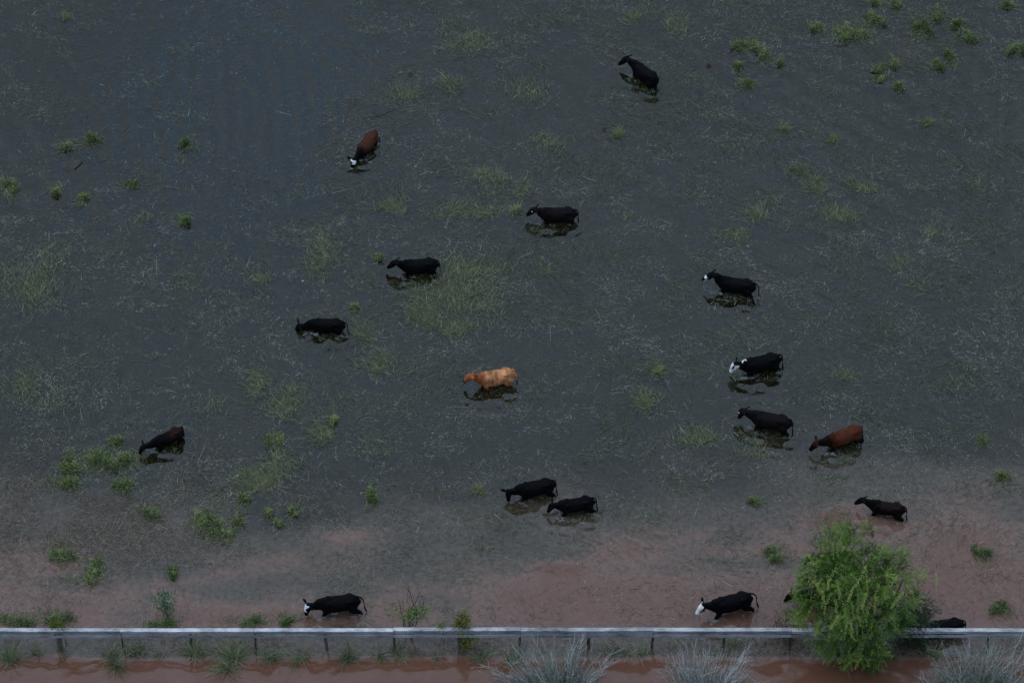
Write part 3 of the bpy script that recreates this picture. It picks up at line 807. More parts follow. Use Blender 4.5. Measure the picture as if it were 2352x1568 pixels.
W = [
    # upper right
    (1961, 66, 44, 36, 'bush', 'large bright green weed mat, the biggest at the upper right of the field', .15),
    (2008, 40, 26, 26, 'bush', 'bright weed clump touching the right side of the biggest upper right mat', .1),
    (2062, 5, 22, 12, 'bush', 'green weed cut by the top edge right of the biggest mat', .1),
    (2011, 4, 16, 10, 'bush', 'small green weed cut by the top edge just above the biggest mat', .05),
    (1711, 97, 30, 24, 'bush', 'pale green spreading weed above a narrow upright one, upper right of the top cow', .1),
    (1753, 120, 10, 24, 'mix', 'narrow upright weed just right of the pale spreading weed', .1),
    (1690, 148, 13, 15, 'bush', 'small pale weed hanging below the pale spreading weed', .05),
    (1708, 188, 24, 12, 'mix', 'low wide weed, lowest of the string above the right of the top cow', .0),
    (1788, 143, 14, 9, 'bush', 'small low weed right of the narrow upright weed', .0),
    (1868, 62, 16, 14, 'mix', 'thin weed left of the biggest upper right mat', .0),
    (2158, 30, 17, 26, 'bush', 'tall olive weed near the top edge, right of the big mat', .02),
    (2118, 58, 32, 30, 'mix', 'dull loose weed between the big mat and the tall olive weed', -.12),
    (2205, 47, 22, 15, 'mix', 'dull weed right of the tall olive weed', -.08),
    (2231, 80, 28, 18, 'bush', 'dark olive weed below the dull weed at the upper right', -.05),
    (2330, 106, 34, 20, 'bush', 'wide weed clump at the right edge of the picture near the top', .05),
    (2312, 10, 24, 10, 'mix', 'weed at the top right corner of the field', .0),
    (2018, 155, 17, 16, 'bush', 'pale weed above a brighter one, below the biggest upper right mat', .0),
    (2021, 178, 18, 9, 'bush', 'bright low weed under the pale one below the biggest mat', .15),
    (2057, 140, 8, 16, 'mix', 'slim weed beside the reddish patch of mud', .05),
    (2065, 194, 10, 12, 'mix', 'small lone weed below the reddish patch of mud', .0),
    (2151, 147, 20, 16, 'bush', 'olive weed right of the reddish patch of mud', .02),
    (2187, 125, 14, 20, 'bush', 'upright olive weed right above the other one beside the reddish mud', .0),
    (1798, 294, 8, 8, 'tuft', 'tiny weed alone in open water below the upper right weeds', .05),
    (1915, 318, 7, 9, 'tuft', 'tiny weed in the open water left of a forked one', .05),
    (2130, 277, 13, 12, 'tuft', 'small forked weed in the open water on the right', .0),
    (1422, 305, 8, 14, 'tuft', 'small upright weed beside a dark red dead leaf', .05),
    # left
    (150, 335, 11, 16, 'bush', 'upright weed above the dark red fallen stalk at the left', .12),
    (217, 313, 24, 16, 'mix', 'dull round weed at the upper left', -.1),
    (127, 436, 17, 14, 'bush', 'small round weed between the left edge clump and a smaller one', .0),
    (192, 456, 13, 12, 'bush', 'smallest round weed of the row of three at the upper left', .08),
    (20, 428, 22, 25, 'bush', 'weed clump at the left edge, largest of the row of three', .08),
    (150, 38, 7, 9, 'tuft', 'tiny weed at the top left of the flooded field', -.05),
    (427, 330, 20, 18, 'mix', 'faded weed beside the open water at the upper left', -.15),
    (427, 497, 14, 16, 'mix', 'dull green weed below the open water at the upper left', -.05),
    (300, 420, 18, 10, 'mix', 'faded low weed right of the row of three round ones', -.15),
    (163, 1062, 26, 38, 'bush', 'tall bright weed left of the small dark cow', .06),
    (240, 1052, 38, 30, 'bush', 'broad bright weed mat between the tall weed and the small dark cow', .05),
    (268, 1010, 18, 13, 'bush', 'bright weed tip on top of the broad mat near the small dark cow', .1),
    (305, 1046, 24, 18, 'mix', 'loose weed right under the nose of the small dark cow', -.02),
    (135, 1106, 32, 14, 'mix', 'flat leaning weed at the foot of the tall bright weed', .0),
    (290, 1108, 27, 20, 'mix', 'loose tufted weed below the broad weed mat at the left', .0),
    (340, 1172, 26, 17, 'bush', 'round pale weed among brown tangled stalks', .05),
    (492, 1190, 32, 42, 'bush', 'biggest standing weed left of the muddy shallows', .08),
    (517, 1228, 16, 14, 'bush', 'bright yellowish weed at the foot of the biggest left weed', .2),
    (146, 1268, 28, 26, 'bush', 'pale leaning weed in the mud above another bright curved one', .1),
    (208, 1322, 28, 20, 'bush', 'bright curved weed, lowest on the mud at the left', .22),
    (222, 1292, 14, 12, 'bush', 'small weed on the upper end of the bright curved one', .05),
    (397, 1314, 13, 12, 'mix', 'dull little weed in the mud above the emerald plant', -.1),
    (547, 1190, 11, 14, 'bush', 'small weed right of the biggest left weed', .05),
    (617, 1174, 7, 14, 'bush', 'slim bright weed in the middle of a row left of centre', .1),
    (675, 1172, 9, 12, 'bush', 'yellowish weed alone at the right end of the row left of centre', .15),
    (637, 1204, 7, 6, 'bush', 'tiny bright weed below the row left of centre', .15),
    (563, 1147, 13, 12, 'bush', 'round weed above the small weed right of the biggest left one', .0),
    (630, 1010, 16, 24, 'bush', 'bright upright weed in the water below the black cow with lowered head', .1),
    (593, 1096, 32, 26, 'wisp', 'long wispy grass beside a white scrap', .1),
    (764, 966, 9, 12, 'bush', 'tiny bright green weed left of the tan cow', .25),
    (817, 704, 6, 9, 'bush', 'tiny yellowish weed above the tail of the lowered black cow', .2),
    (860, 1132, 13, 17, 'mix', 'small dull weed in open water left of the two black cows', .0),
    (1100, 1125, 8, 10, 'tuft', 'tiny straw coloured tuft left of the two black cows', .1),
    (1511, 846, 13, 20, 'tuft', 'lone upright tuft left of the white headed cow', .05),
    (1477, 922, 22, 14, 'wisp', 'dull wispy tuft below the lone upright one', -.05),
    (1184, 479, 7, 10, 'tuft', 'yellow green tuft in front of the nose of the cow with raised head', .3),
    (870, 588, 8, 9, 'bush', 'dark leafy sprig in front of the black cow beside matted grass', .0),
    (2300, 1395, 26, 12, 'mix', 'flat dark weed at the right edge above the fence', -.15),
    (2250, 1262, 18, 16, 'mix', 'dull weed in the mud right of the tree', -.12),
    (1775, 1272, 22, 16, 'mix', 'sparse dull weed just left of the tree crown', -.1),
    (2308, 1090, 14, 12, 'mix', 'small weed near the right edge above the mud', -.05),
    (1735, 1145, 14, 10, 'mix', 'faint weed at the edge of the mud left of the brown backed calf', -.1),
    (2260, 1005, 14, 12, 'tuft', 'faint tuft to the right of the red brown cow', -.1),
    (35, 1425, 38, 14, 'mix', 'low olive weed behind the fence at the left corner', -.05),
    (115, 1420, 45, 12, 'mix', 'wide low weed behind the fence beside the left corner', -.06),
    (395, 1432, 36, 10, 'mix', 'low weed behind the fence under the emerald plant', .0),
    (575, 1428, 32, 10, 'mix', 'low weed behind the fence left of the blazed cow', -.05),
    (660, 1424, 28, 10, 'mix', 'low weed under the nose of the blazed cow', -.05),
]
PATCH += [(px, py + ry * .3, rx * 1.25, ry * 1.15, int(90 + rx * ry * .45), px * .01) for (px, py, rx, ry, kd, lab, br) in W]
drowned_grass()
for (px, py, rx, ry, kd, lab, br) in W:
    weed(px, py, rx, ry, kd, lab, 'weed' if kd != 'wisp' else 'grass', bright=br)


# ------------------------------------------------------------------ fence
def wood_mat(name, c0, c1, c2):
    m, n, l, out = mat(name)
    tcx = n.new('ShaderNodeTexCoord'); mp = n.new('ShaderNodeMapping'); mp.inputs['Scale'].default_value = (1.6, 26, 26); l(tcx.outputs['Object'], mp.inputs[0])
    nz = n.new('ShaderNodeTexNoise'); nz.inputs['Scale'].default_value = 2.2; nz.inputs['Detail'].default_value = 7; nz.inputs['Roughness'].default_value = .7; l(mp.outputs[0], nz.inputs['Vector'])
    n2 = n.new('ShaderNodeTexNoise'); n2.inputs['Scale'].default_value = 1.3; n2.inputs['Detail'].default_value = 4; l(tcx.outputs['Object'], n2.inputs['Vector'])
    ad = n.new('ShaderNodeMath'); ad.operation = 'MULTIPLY_ADD'; ad.inputs[1].default_value = .6; l(n2.outputs['Fac'], ad.inputs[0]); l(nz.outputs['Fac'], ad.inputs[2])
    oi = n.new('ShaderNodeObjectInfo'); of = n.new('ShaderNodeMath'); of.operation = 'MULTIPLY_ADD'; of.inputs[1].default_value = .16; of.inputs[2].default_value = -.08; l(oi.outputs['Random'], of.inputs[0])
    a2 = n.new('ShaderNodeMath'); a2.operation = 'ADD'; l(ad.outputs[0], a2.inputs[0]); l(of.outputs[0], a2.inputs[1])
    r = ramp(n, [(.58, c0), (.78, c1), (.98, c2)]); l(a2.outputs[0], r.inputs[0])
    b = n.new('ShaderNodeBsdfPrincipled'); b.inputs['Roughness'].default_value = .85; l(r.outputs[0], b.inputs['Base Color'])
    bp = n.new('ShaderNodeBump'); bp.inputs['Strength'].default_value = .5; bp.inputs['Distance'].default_value = .01; l(nz.outputs['Fac'], bp.inputs['Height']); l(bp.outputs[0], b.inputs['Normal'])
    l(b.outputs[0], out.inputs[0]); return m


M['cap'] = wood_mat('weathered_cap_board', (.08, .082, .088), (.33, .335, .345), (.66, .665, .67))
M['board'] = wood_mat('weathered_side_board', (.075, .078, .085), (.20, .205, .225), (.38, .39, .42))
M['post'] = wood_mat('weathered_post', (.012, .010, .009), (.035, .03, .027), (.09, .08, .075))
M['green_steel'] = simple_mat('green_painted_steel', (.006, .045, .03), .5)
M['wire'] = simple_mat('rusty_wire', (.05, .045, .042), .6)


def board(name, x0, x1, y, z, ty, tz, m, parent, sag=0.0, tilt=0.0):
    """a plank along x, slightly bowed, with bevelled edges"""
    bm = bmesh.new(); n = 9; rings = []
    for k in range(n):
        t = k / (n - 1); x = x0 + (x1 - x0) * t
        dz = sag * math.sin(math.pi * t) + tilt * t + random.uniform(-.004, .004); dy = random.uniform(-.004, .004)
        e = .006
        prof = [(-ty / 2 + e, -tz / 2), (ty / 2 - e, -tz / 2), (ty / 2, -tz / 2 + e), (ty / 2, tz / 2 - e), (ty / 2 - e, tz / 2), (-ty / 2 + e, tz / 2), (-ty / 2, tz / 2 - e), (-ty / 2, -tz / 2 + e)]
        rings.append([bm.verts.new((x, y + dy + a, z + dz + b)) for a, b in prof])
    for a, b in zip(rings, rings[1:]):
        for j in range(8): bm.faces.new((a[j], a[(j + 1) % 8], b[(j + 1) % 8], b[j]))
    bm.faces.new(rings[0][::-1]); bm.faces.new(rings[-1])
    bmesh.ops.recalc_face_normals(bm, faces=bm.faces)
    me = bpy.data.meshes.new(name); bm.to_mesh(me); bm.free()
    return link(name, me, m, parent)


def build_fence():
    f = empty('wooden_fence', (0, FENCE_Y, 0)); tag(f, 'long weathered grey board fence standing in the flood along the bottom', 'fence')
    H = 1.15
    px = [-765, -615, -465, -315, -165, -12, 140, 282, 440, 588, 750, 905, 1055, 1195, 1352, 1497, 1660, 1814, 1965, 2115, 2268, 2420, 2572, 2724, 2876, 3028]
    X = [float(at(p, 1490, 0)[0]) for p in px]
    rr = random.Random(5)
    for i, x in enumerate(X):
        steel = (px[i] == 282)
        bm = bmesh.new(); w_ = rr.uniform(.085, .12) if not steel else .06
        if px[i] in (140,): w_ = .17
        rings = []; leanp = rr.uniform(-.05, .05)
        for k, z in enumerate((-.62, -.2, .2, .6, H - .05)):
            ox = rr.uniform(-.012, .012) + z * leanp
            rings.append([bm.verts.new((x + ox + w_ / 2 * math.cos(a), .035 + w_ / 2 * math.sin(a), z)) for a in [2 * math.pi * q / 10 for q in range(10)]])
        for a, b in zip(rings, rings[1:]):
            for j in range(10): bm.faces.new((a[j], a[(j + 1) % 10], b[(j + 1) % 10], b[j]))
        bm.faces.new(rings[0][::-1]); bm.faces.new(rings[-1])
        me = bpy.data.meshes.new('post'); bm.to_mesh(me); bm.free()
        o = link('post', me, M['green_steel'] if steel else M['post'], f)
        if steel: o['label'] = 'green painted steel post among the wooden ones'
    # boards run over two bays each, butted on the posts
    for i in range(1, len(X) - 1, 2):
        x0, x1 = X[i], X[min(i + 2, len(X) - 1)]
        g = .004; j = rr.uniform(-.015, .012)
        board('cap_board', x0 + g, x1 - g, -.015 + rr.uniform(-.016, .016), H + j, .175, .036, M['cap'], f, rr.uniform(-.03, .015), rr.uniform(-.025, .025))
        board('upper_board', x0 + g, x1 - g, -.062, H - .105 + rr.uniform(-.012, .004), .034, .145, M['board'], f, rr.uniform(-.012, .006), rr.uniform(-.01, .01))
        low = board('lower_board', x0 + g, x1 - g, -.064, H - .325 + rr.uniform(-.012, .012), .034, .14, M['board'], f, rr.uniform(-.02, .004), .05 if abs(px[i] - 1195) < 5 else rr.uniform(-.02, .02))
    # wire netting below the boards
    g = Geo(); y = .10
    for z in (.1, .26, .42, .58):
        g.tube([(x, y, z + random.uniform(-.02, .01)) for x in np.linspace(X[0], X[-1], 90)], .0022, .5, 3)
    for x in np.arange(X[0], X[-1], .16):
        g.tube([(x, y, -.1), (x + random.uniform(-.01, .01), y, .62)], .0018, .5, 3)
    link('wire_netting', g.mesh('wire_netting'), M['wire'], f)


build_fence()


# ------------------------------------------------------------------ tree, shrubs and saplings
def sprays(g, P0, D0, L, r, pairs=11, leafL=(.06, .11), leafW=(.02, .034), tint=.5, droop=.9, stem=None):
    """feathery drooping sprays: each a bent twig carrying pairs of narrow leaflets"""
    n = len(P0); L = np.broadcast_to(L, (n,))
    D = D0 / np.linalg.norm(D0, axis=1, keepdims=True)
    p = P0.copy(); tn = np.clip(r.normal(tint, .17, n), 0, 1)
    for k in range(pairs):
        t = k / pairs
        D = D + np.array([0, 0, -droop / pairs]) + r.normal(0, .05, (n, 3)); D /= np.linalg.norm(D, axis=1, keepdims=True)
        p = p + D * (L / pairs)[:, None]
        sd_ = np.cross(D, np.array([0, 0, 1.])) + r.normal(0, .25, (n, 3)); sd_ /= np.maximum(np.linalg.norm(sd_, axis=1, keepdims=True), 1e-6)
        for sg in (-1, 1):
            dv = sd_ * sg * .8 + D * .6 + r.normal(0, .25, (n, 3))
            nn_ = np.cross(D, sd_) + r.normal(0, .4, (n, 3))
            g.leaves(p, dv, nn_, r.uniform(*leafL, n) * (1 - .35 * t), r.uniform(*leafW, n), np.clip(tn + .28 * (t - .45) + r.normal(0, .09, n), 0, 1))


def limb(g, p0, p1, r0, r1, r, T=.4, bend=.12, n=7, sides=7):
    p0 = np.array(p0, float); p1 = np.array(p1, float); L = np.linalg.norm(p1 - p0)
    off = r.normal(0, bend * L, 3); t = np.linspace(0, 1, n)
    pts = p0 + (p1 - p0) * t[:, None] + np.sin(t * math.pi)[:, None] * off + r.normal(0, .012 * L, (n, 3)) * (t * (1 - t) * 4)[:, None]
    g.tube(pts, r0 + (r1 - r0) * t, T, sides); return pts


def build_tree():
    r = np.random.default_rng(12)
    b = at(1932, 1512, -.4); root = empty('mesquite_tree', b)
    tag(root, 'bushy bright green tree with feathery drooping leaves, leaning over the fence', 'tree')
    c = np.array([.35, .35, 3.05])
    lobes = [(-1.0, .9, 1.65, .75), (-.35, .7, 1.9, .7), (.55, .6, 1.75, .85), (1.15, .3, 1.2, .8), (-1.5, .4, .9, .85), (-.6, .2, 1.1, 1.0), (.4, .0, 1.0, 1.1), (1.45, .0, .3, .8),
             (-1.65, .1, .0, .75), (-.9, -.4, .3, 1.0), (.1, -.6, .2, 1.15), (1.1, -.5, -.3, .95), (-1.3, -.3, -.8, .8), (-.5, -.9, -.6, .95), (.4, -1.0, -.7, 1.0), (1.25, -.7, -1.0, .75),
             (-.9, -.8, -1.35, .65), (-.1, -1.3, -1.5, .75), (.6, -1.3, -1.6, .65), (-1.75, .0, -1.2, .5), (.0, .9, .6, .9), (-1.35, .95, 1.05, .6), (.25, -1.25, -2.1, .5), (1.9, .5, .55, .45), (-1.55, 1.0, 1.45, .62), (-.9, 1.2, 1.9, .55)]
    g = Geo(); tips = []
    for k in range(4):
        an = r.uniform(0, 6.28); top = np.array([math.cos(an) * .6 + .2, math.sin(an) * .4 + .1, r.uniform(1.3, 1.9)])
        pts = limb(g, (r.normal(0, .08), r.normal(0, .08), -.1), top, .11, .07, r, .35)
        tips.append(pts[-1])
    for (x, y, z, q) in lobes:
        e = c + np.array([x * .93, y, z]); s0 = min(tips, key=lambda t: np.linalg.norm(t - e))
        pts = limb(g, s0, e, .055, .02, r, .35, .10)
        for j in range(7):
            d = r.normal(0, 1, 3); d /= np.linalg.norm(d)
            limb(g, pts[r.integers(2, 7)], e + d * q * .8, .018, .005, r, .3, .15, 5, 4)
    trunk = link('trunk', g.mesh('trunk', True), M['dark_stem'], root)
    g = Geo()
    for (x, y, z, q) in lobes:
        m_ = max(5, int(21 * q ** 2))                       # shoots gathered in clumps over each bough
        d = r.normal(0, 1, (m_, 3)); d /= np.linalg.norm(d, axis=1, keepdims=True)
        sub = c + np.array([x * .93, y, z]) + d * q * r.uniform(.45, 1.0, m_)[:, None]
        for k in range(m_):
            n = int(r.integers(8, 19)); tone = np.clip(.40 + .27 * r.normal(), .0, .95)
            dd = d[k] * np.array([1, 1, .6]) + np.array([0, 0, .25]) + r.normal(0, .55, (n, 3))
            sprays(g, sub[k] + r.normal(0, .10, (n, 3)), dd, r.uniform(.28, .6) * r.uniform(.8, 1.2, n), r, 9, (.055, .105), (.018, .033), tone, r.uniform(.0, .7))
    # long pale hanging tassels
    n = 70; P = c + np.stack([r.normal(0, .9, n), r.normal(-.2, .7, n), r.normal(.9, .8, n)], 1)
    sprays(g, P + np.array([0, -.4, .3]), np.stack([r.normal(0, .3, n), -np.ones(n) * .5, r.normal(0, .2, n)], 1), r.uniform(.6, 1.1, n), r, 14, (.07, .11), (.025, .036), .85, 1.6)
    # stray twigs poking out of the outline
    n = 90; d = r.normal(0, 1, (n, 3)); d[:, 2] = np.abs(d[:, 2]) * .8 + .1; d /= np.linalg.norm(d, axis=1, keepdims=True)
    sprays(g, c + d * np.array([2.1, 1.7, 2.0]), d, r.uniform(.4, .8, n), r, 12, (.05, .09), (.018, .028), .5, .4)
    # the fork that stands up at the top left
    for (x, y, z) in ((-1.1, 1.2, 2.4), (-.75, 1.4, 2.7), (.2, 1.2, 2.6)):
        n = 14; P = c + np.array([x, y, z]) + r.normal(0, .16, (n, 3))
        sprays(g, P, np.stack([r.normal(0, .4, n), r.normal(0, .4, n), np.ones(n)], 1), .4, r, 10, (.05, .09), (.018, .03), .6, .5)
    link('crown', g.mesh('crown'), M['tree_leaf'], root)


def build_shrub(px, py, label, h, rad, leafmat, n_spray, name='shrub', seed=1, group=None, tint=.4, off=(0, 0), tall=1.0):
    r = np.random.default_rng(seed)
    b = at(px, py, -.35); root = empty(name, b); tag(root, label, 'shrub', group)
    g = Geo(); gl = Geo()
    for k in range(12):
        an = r.uniform(0, 6.28); e = np.array([off[0] + math.cos(an) * rad * r.uniform(.3, .9), off[1] + math.sin(an) * rad * r.uniform(.3, .9), h * r.uniform(.6, 1) * tall])
        pts = limb(g, (r.normal(0, .06), r.normal(0, .06), -.1), e, .02, .006, r, .4, .1, 7, 5)
        for q in range(3):
            limb(g, pts[r.integers(2, 6)], e + r.normal(0, rad * .4, 3), .008, .003, r, .4, .15, 5, 3)
        m_ = n_spray // 12
        P = pts[r.integers(2, 7, m_)] + r.normal(0, rad * .28, (m_, 3))
        P[:, 2] = np.maximum(P[:, 2], .32)
        D = r.normal(0, 1, (m_, 3)) + np.array([0, 0, .3])
        sprays(gl, P, D, r.uniform(.2, .4, m_), r, 8, (.04, .075), (.018, .03), tint, .6)
    link('stems', g.mesh('stems', True), M['dark_stem'], root)
    link('foliage', gl.mesh('foliage'), leafmat, root)
    return root


def build_pale_bush(px, py, label, width, n, seed, leaf=.3, tipgreen=.0, reach=2.35):
    """a dry bush of pale bare stems fanning up out of the water in the foreground"""
    r = np.random.default_rng(seed)
    b = at(px, py, -.4); root = empty('dry_bush', b); tag(root, label, 'bush', 'dry bushes in front of the fence')
    g = Geo(); gl = Geo()
    for k in range(n):
        x0 = r.normal(0, width * .19); lean = x0 / max(width, .1) * 1.6 + r.normal(0, .28)
        back = r.normal(.28, .26); L = reach * r.uniform(.35, 1.05)
        d = np.array([lean, back, 1.0]); d /= np.linalg.norm(d)
        cur = np.array([lean * .5, r.normal(0, .15), -.1])
        t = np.linspace(0, 1, 8)[:, None]
        pts = np.array([x0, r.normal(0, .22), -.05]) + d * L * t + cur * L * .22 * t * t + r.normal(0, .012, (8, 3))
        T = np.clip(r.normal(.6, .25), 0, 1); g.tube(pts, np.linspace(.0085, .0032, 8), T, 4)
        for q in range(r.integers(3, 7)):
            i = r.integers(2, 7); d2 = d + r.normal(0, .42, 3); d2 /= np.linalg.norm(d2); l2 = L * r.uniform(.12, .36)
            p2 = pts[i] + d2 * l2 * np.linspace(0, 1, 5)[:, None] + r.normal(0, .008, (5, 3))
            g.tube(p2, np.linspace(.0056, .0028, 5), T, 3)
            m_ = int(10 * leaf + 14 * tipgreen * r.random())
            if m_ > 0:
                P = p2[r.integers(0, 5, m_)] + r.normal(0, .025, (m_, 3)); gl.leaves(P, r.normal(0, 1, (m_, 3)) + d, r.normal(0, 1, (m_, 3)), r.uniform(.03, .06, m_), r.uniform(.012, .022, m_), np.clip(r.normal(.5, .2, m_), 0, 1))
        m_ = int(300 * leaf)
        P = pts[r.integers(0, 7, m_)] + r.normal(0, .12, (m_, 3)); P[:, 2] = np.maximum(P[:, 2], .42)
        gl.leaves(P, r.normal(0, .5, (m_, 3)) + d, r.normal(0, 1, (m_, 3)), r.uniform(.06, .16, m_), r.uniform(.010, .018, m_), np.clip(r.normal(.4, .2, m_), 0, 1))
    link('stems', g.mesh('stems', True), M['pale_stem'], root)
    link('foliage', gl.mesh('foliage'), M['sage'], root)


def build_sapling(name, px, py, label, stems, leafc, leafmat, seed):
    """stems: tips (dx, dy, z); leafc: leaf clusters (dx, dy, z, radius, count)"""
    r = np.random.default_rng(seed); b = at(px, py, -.4); root = empty(name, b); tag(root, label, 'sapling')
    g = Geo(); gl = Geo()
    for (x, y, z) in stems:
        pts = limb(g, (r.normal(0, .04), r.normal(0, .04), -.05), (x, y, z), .022, .006, r, .25, .06, 9, 5)
        for q in range(3):
            limb(g, pts[r.integers(4, 9)], pts[-1] + r.normal(0, .16, 3) + (0, 0, .05), .008, .0035, r, .25, .1, 5, 3)
    for (x, y, z, q, n) in leafc:
        limb(g, (x * .3, y * .3, z * .55), (x, y, z), .012, .005, r, .25, .08, 5, 4)
        n = int(n * 1.5); P = np.array([x, y, z]) + r.normal(0, q * .5, (n, 3)); D = P - np.array([x, y, z - q * .3]); D += r.normal(0, .06, (n, 3))
        gl.leaves(P, D, r.normal(0, .6, (n, 3)) + np.array([0, 0, 1]), r.uniform(.07, .14, n), r.uniform(.03, .06, n), np.clip(r.normal(.5, .22, n), 0, 1))
    link('stems', g.mesh('stems', True), M['dark_stem'], root)
    link('foliage', gl.mesh('foliage'), leafmat, root)


build_tree()
build_shrub(2086, 1493, 'dark low shrub at the right foot of the green tree', 2.5, .85, M['shrub_leaf'], 1100, seed=31, tint=.42)
build_shrub(1806, 1478, 'sparse bare twigged shrub at the left foot of the green tree', 1.5, .8, M['straw_brown'], 120, seed=33, tint=.4)
build_pale_bush(1288, 1592, 'wide dry bush with pale bare stems, left of the three in front of the fence', 2.6, 120, 41, .45)
build_pale_bush(1612, 1600, 'pale dry bush with the whitest stems, between two others in front of the fence', 2.4, 125, 42, .25)
build_pale_bush(2235, 1598, 'wide dry bush with yellowish green tips at the lower right corner', 3.1, 120, 43, .6, .9)
build_sapling('sapling', 937, 1481, 'thin sapling of bare dark twigs with one green side, behind the fence', [(-.32, .3, 2.35), (.05, .35, 3.0), (.22, .4, 2.5), (.55, .35, 2.75), (-.15, .4, 2.0)],
              [(.42, .1, 1.75, .26, 130), (.15, .1, 1.65, .24, 110), (.6, .1, 1.95, .22, 90), (-.45, .2, 1.8, .22, 50), (.0, .1, 1.55, .2, 50)], M['weed'], 51)
build_sapling('sapling', 1060, 1503, 'leafy yellow green sapling growing in front of the fence', [(.05, .1, 2.3), (-.1, .15, 1.9), (.2, .05, 1.7)],
              [(.05, .1, 1.75, .30, 210), (-.1, .1, 1.4, .24, 120), (.12, .1, 2.0, .22, 70), (.3, -.05, 1.1, .26, 120), (.55, .1, 1.0, .2, 70), (.1, 0, .85, .25, 110), (.2, 0, .6, .2, 60)], M['yellow_leaf'], 52)
build_sapling('sapling', 383, 1432, 'emerald green leafy plant standing behind the fence on the left', [(.0, .05, 1.3), (.1, .1, 1.2), (-.08, 0, 1.1)],
              [(.0, .1, 1.45, .30, 90), (-.22, .1, 1.25, .24, 60), (.22, .1, 1.35, .26, 60), (.05, 0, 1.0, .18, 26), (-.15, .05, .8, .14, 16), (.25, 0, .7, .16, 20)], M['emerald'], 53)
build_sapling('sapling', 1015, 1500, 'small leafy sprig in front of the fence rail left of the yellow green sapling', [(.0, .02, 1.5)], [(0, .0, 1.55, .14, 60), (.02, 0, 1.3, .1, 26)], M['weed'], 54)
build_sapling('vine', 141, 1497, 'brown green vine climbing over the broad fence post at the left', [(.0, .0, 1.4), (.07, -.02, 1.3), (-.07, -.02, 1.1)],
              [(0, -.02, 1.52, .2, 120), (-.15, 0, 1.5, .14, 60), (.17, 0, 1.5, .14, 60), (0, -.05, 1.15, .12, 50), (0, -.08, .8, .1, 36), (0, -.08, .55, .1, 30)], M['yellow_leaf'], 55)


# long-bladed tussocks on the near side of the fence
def tussock(px, py, rad, n, label, L=(.5, .95), bright=0, leaf=0):
    n = int(n * 1.7); r = np.random.default_rng(int(px)); c = at(px, py, 0); g = Geo()
    nl = max(2, int(rad * 5)); cs = r.uniform(-1, 1, (nl, 2)) * rad * np.array([.75, .4]); cs[np.argsort(cs[:, 0])] = cs[np.argsort(cs[:, 0])] * .9
    w_ = r.integers(0, nl, n); lean = r.uniform(0, 6.28, nl)
    P = np.stack([cs[w_, 0] + r.normal(0, .08, n), cs[w_, 1] + r.normal(0, .07, n), np.full(n, -.06)], 1)
    az = np.where(r.random(n) < .5, lean[w_] + r.normal(0, .6, n), r.uniform(0, 6.28, n))
    g.blades(P, az, np.clip(r.gamma(5, (L[0] + L[1]) / 10.5, n), .15, 1.3), r.uniform(.011, .022, n), r.normal(.85, .38, n), r.normal(1.35, .6, n), np.clip(r.normal(.42 + bright, .26, n), 0, 1), 5)
    for x0, y0 in cs: g.tube([(0, 0, -.3), (x0, y0, -.05)], .014, .1, 3)
    g.tube([(-rad * 1.1 - .2, 0, -.3), (0, .02, -.27), (rad * 1.1 + .2, 0, -.3)], .012, .1, 4)
    if leaf:
        P = np.stack([np.clip(r.normal(0, rad * .5, leaf), -rad * .8, rad * .8), np.clip(r.normal(0, rad * .3, leaf), -rad * .5, rad * .5), r.random(leaf) * .45], 1)
        g.leaves(P, r.normal(0, 1, (leaf, 3)), r.normal(0, .5, (leaf, 3)) + np.array([0, 0, 1]), r.uniform(.05, .1, leaf), r.uniform(.02, .04, leaf), np.clip(r.normal(.4, .2, leaf), 0, 1))
    o = link('grass_tussock', g.mesh('grass_tussock'), M['grass']); o.location = c
    tag(o, label, 'grass', 'grass tussocks along the near side of the fence')


tussock(32, 1518, .45, 130, 'drooping grass tussock at the lower left corner in front of the fence')
tussock(140, 1508, .12, 22, 'tiny grass tuft at the foot of the vine covered post', (.25, .5))
tussock(143 - 55, 1503, .22, 50, 'small green tussock left of the vine covered post', (.3, .6), .05, 60)
tussock(258, 1522, .5, 170, 'dark drooping tussock just left of the green steel post')
tussock(310, 1500, .5, 60, 'leafy low weed patch right of the green steel post', (.2, .5), .05, 420)
tussock(365, 1506, .3, 50, 'thin grass tuft right of the leafy patch by the steel post', (.3, .6))
tussock(455, 1510, .35, 110, 'upright green tussock beside the post left of the largest one', (.5, .9), .1)
tussock(515, 1525, .75, 300, 'largest long bladed bright tussock hanging into the red water', (.6, 1.1), .15)
tussock(615, 1508, .4, 110, 'green tussock right of the largest bright one', (.4, .8), .1, 40)
tussock(690, 1512, .38, 90, 'low tussock under the fence below the blazed cow', (.4, .8), .08)
tussock(800, 1510, .5, 130, 'dark tussock right of the post below the blazed cow tail', (.4, .8), -.1, 60)
tussock(868, 1510, .32, 80, 'dull tussock left of the bare twig sapling post', (.4, .75))
tussock(908, 1498, .26, 60, 'small dull tussock at the foot of the bare twig sapling', (.3, .6), -.1, 40)
tussock(920, 1512, .22, 40, 'pale yellowish grass tuft below the bare twig sapling', (.3, .6), .3)
tussock(1000, 1505, .25, 50, 'little tuft between the two saplings in front of the fence', (.3, .6))
tussock(1118, 1510, .32, 80, 'tussock right of the yellow green sapling', (.4, .7), .0, 40)
tussock(1165, 1512, .45, 130, 'tussock at the left skirt of the wide pale bush', (.4, .8), .05)
tussock(1420, 1500, .6, 90, 'thin dull tussock between the two left pale bushes', (.4, .8), -.1)
tussock(1475, 1496, .4, 70, 'pale bent grass at the post between the two left pale bushes', (.4, .7), .2)
tussock(1685, 1482, .3, 60, 'olive tussock at the post behind the whitest pale bush', (.3, .6), .1, 50)
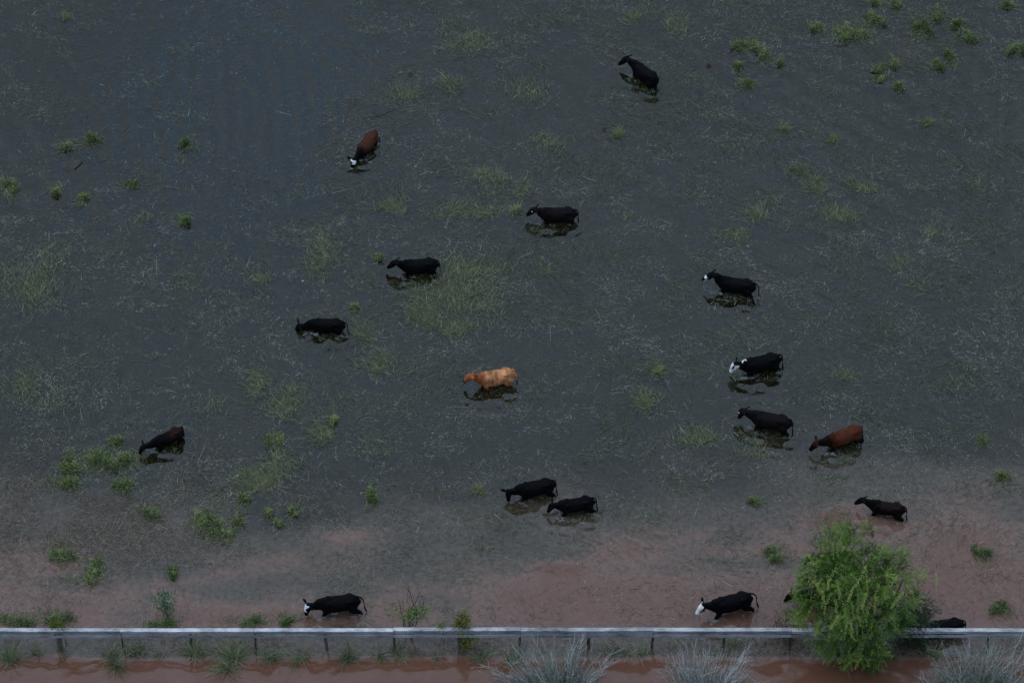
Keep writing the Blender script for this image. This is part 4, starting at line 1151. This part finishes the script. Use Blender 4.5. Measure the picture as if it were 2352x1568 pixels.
tussock(1745, 1484, .22, 40, 'small dark tuft right of the whitest pale bush', (.25, .5), -.2)
tussock(2030, 1505, .6, 120, 'dark grass under the right side of the tree crown', (.4, .8), -.1, 60)
tussock(2140, 1505, .4, 90, 'yellowish grass below the cow behind the fence', (.4, .8), .25, 60)


# ------------------------------------------------------------------ small flotsam
def stick(pts, rad, label, m, name='stick'):
    P = [at(px, py, z) for px, py, z in pts]; c = P[0]; g = Geo()
    r = np.random.default_rng(int(pts[0][0])); Q = catmull(np.array(P) - c, 5); Q += r.normal(0, .01, Q.shape)
    g.tube(Q, np.linspace(rad, rad * .45, len(Q)), .2, 6)
    i = len(Q) // 2
    g.tube([Q[i], Q[i] + (Q[-1] - Q[0]) * .18 + np.array([.06, .12, .02])], (rad * .5, rad * .2), .2, 4)
    o = link(name, g.mesh(name, True), m); o.location = c; tag(o, label, 'stick')


stick([(848, 271, .01), (880, 262, .03), (908, 250, .01)], .013, 'dark branch floating above the white faced brown cow', M['dark_stem'])
stick([(938, 229, .01), (955, 226, .03), (972, 223, .01)], .012, 'short dark branch floating right of the longer one', M['dark_stem'])
stick([(172, 388, .02), (180, 380, .04), (190, 371, .02)], .03, 'dark red fallen stalk floating at the upper left', M['red_weed'])


def dead(px, py, s_, label):
    r = np.random.default_rng(int(px)); n = 26; g = Geo()
    P = r.normal(0, s_ * .4, (n, 3)) * np.array([1, 1, .25]) + np.array([0, 0, .05])
    g.leaves(P, r.normal(0, 1, (n, 3)), r.normal(0, .6, (n, 3)) + np.array([0, 0, 1]), s_ * .7, s_ * .3, r.random(n))
    o = link('dead_plant', g.mesh('dead_plant'), M['red_weed']); o.location = at(px, py, 0); tag(o, label, 'dead plant')


dead(943, 172, .13, 'dark reddish dead plant floating left of the top black cow')
dead(1628, 152, .13, 'dark red dead plant floating right of the top black cow')
dead(1388, 298, .10, 'small dark red dead leaf floating below the top black cow')
dead(2310, 283, .05, 'tiny dark dead leaf afloat near the right edge')


def scrap(px, py, s_, label):
    bm = bmesh.new(); bmesh.ops.create_icosphere(bm, subdivisions=2, radius=1, matrix=Matrix.Diagonal((s_, s_ * .45, s_ * .3, 1)))
    for v in bm.verts: v.co += Vector((random.uniform(-.1, .1) * s_, random.uniform(-.1, .1) * s_, random.uniform(-.08, .08) * s_))
    me = bpy.data.meshes.new('litter'); bm.to_mesh(me); bm.free()
    o = link('litter', me, M['ear_tag']); o.location = at(px, py, .02); o.rotation_euler = (0, 0, .5); tag(o, label, 'litter')


scrap(546, 1092, .07, 'white scrap floating beside the long wispy grass')
scrap(695, 645, .045, 'tiny white scrap floating above the lowered black cow')
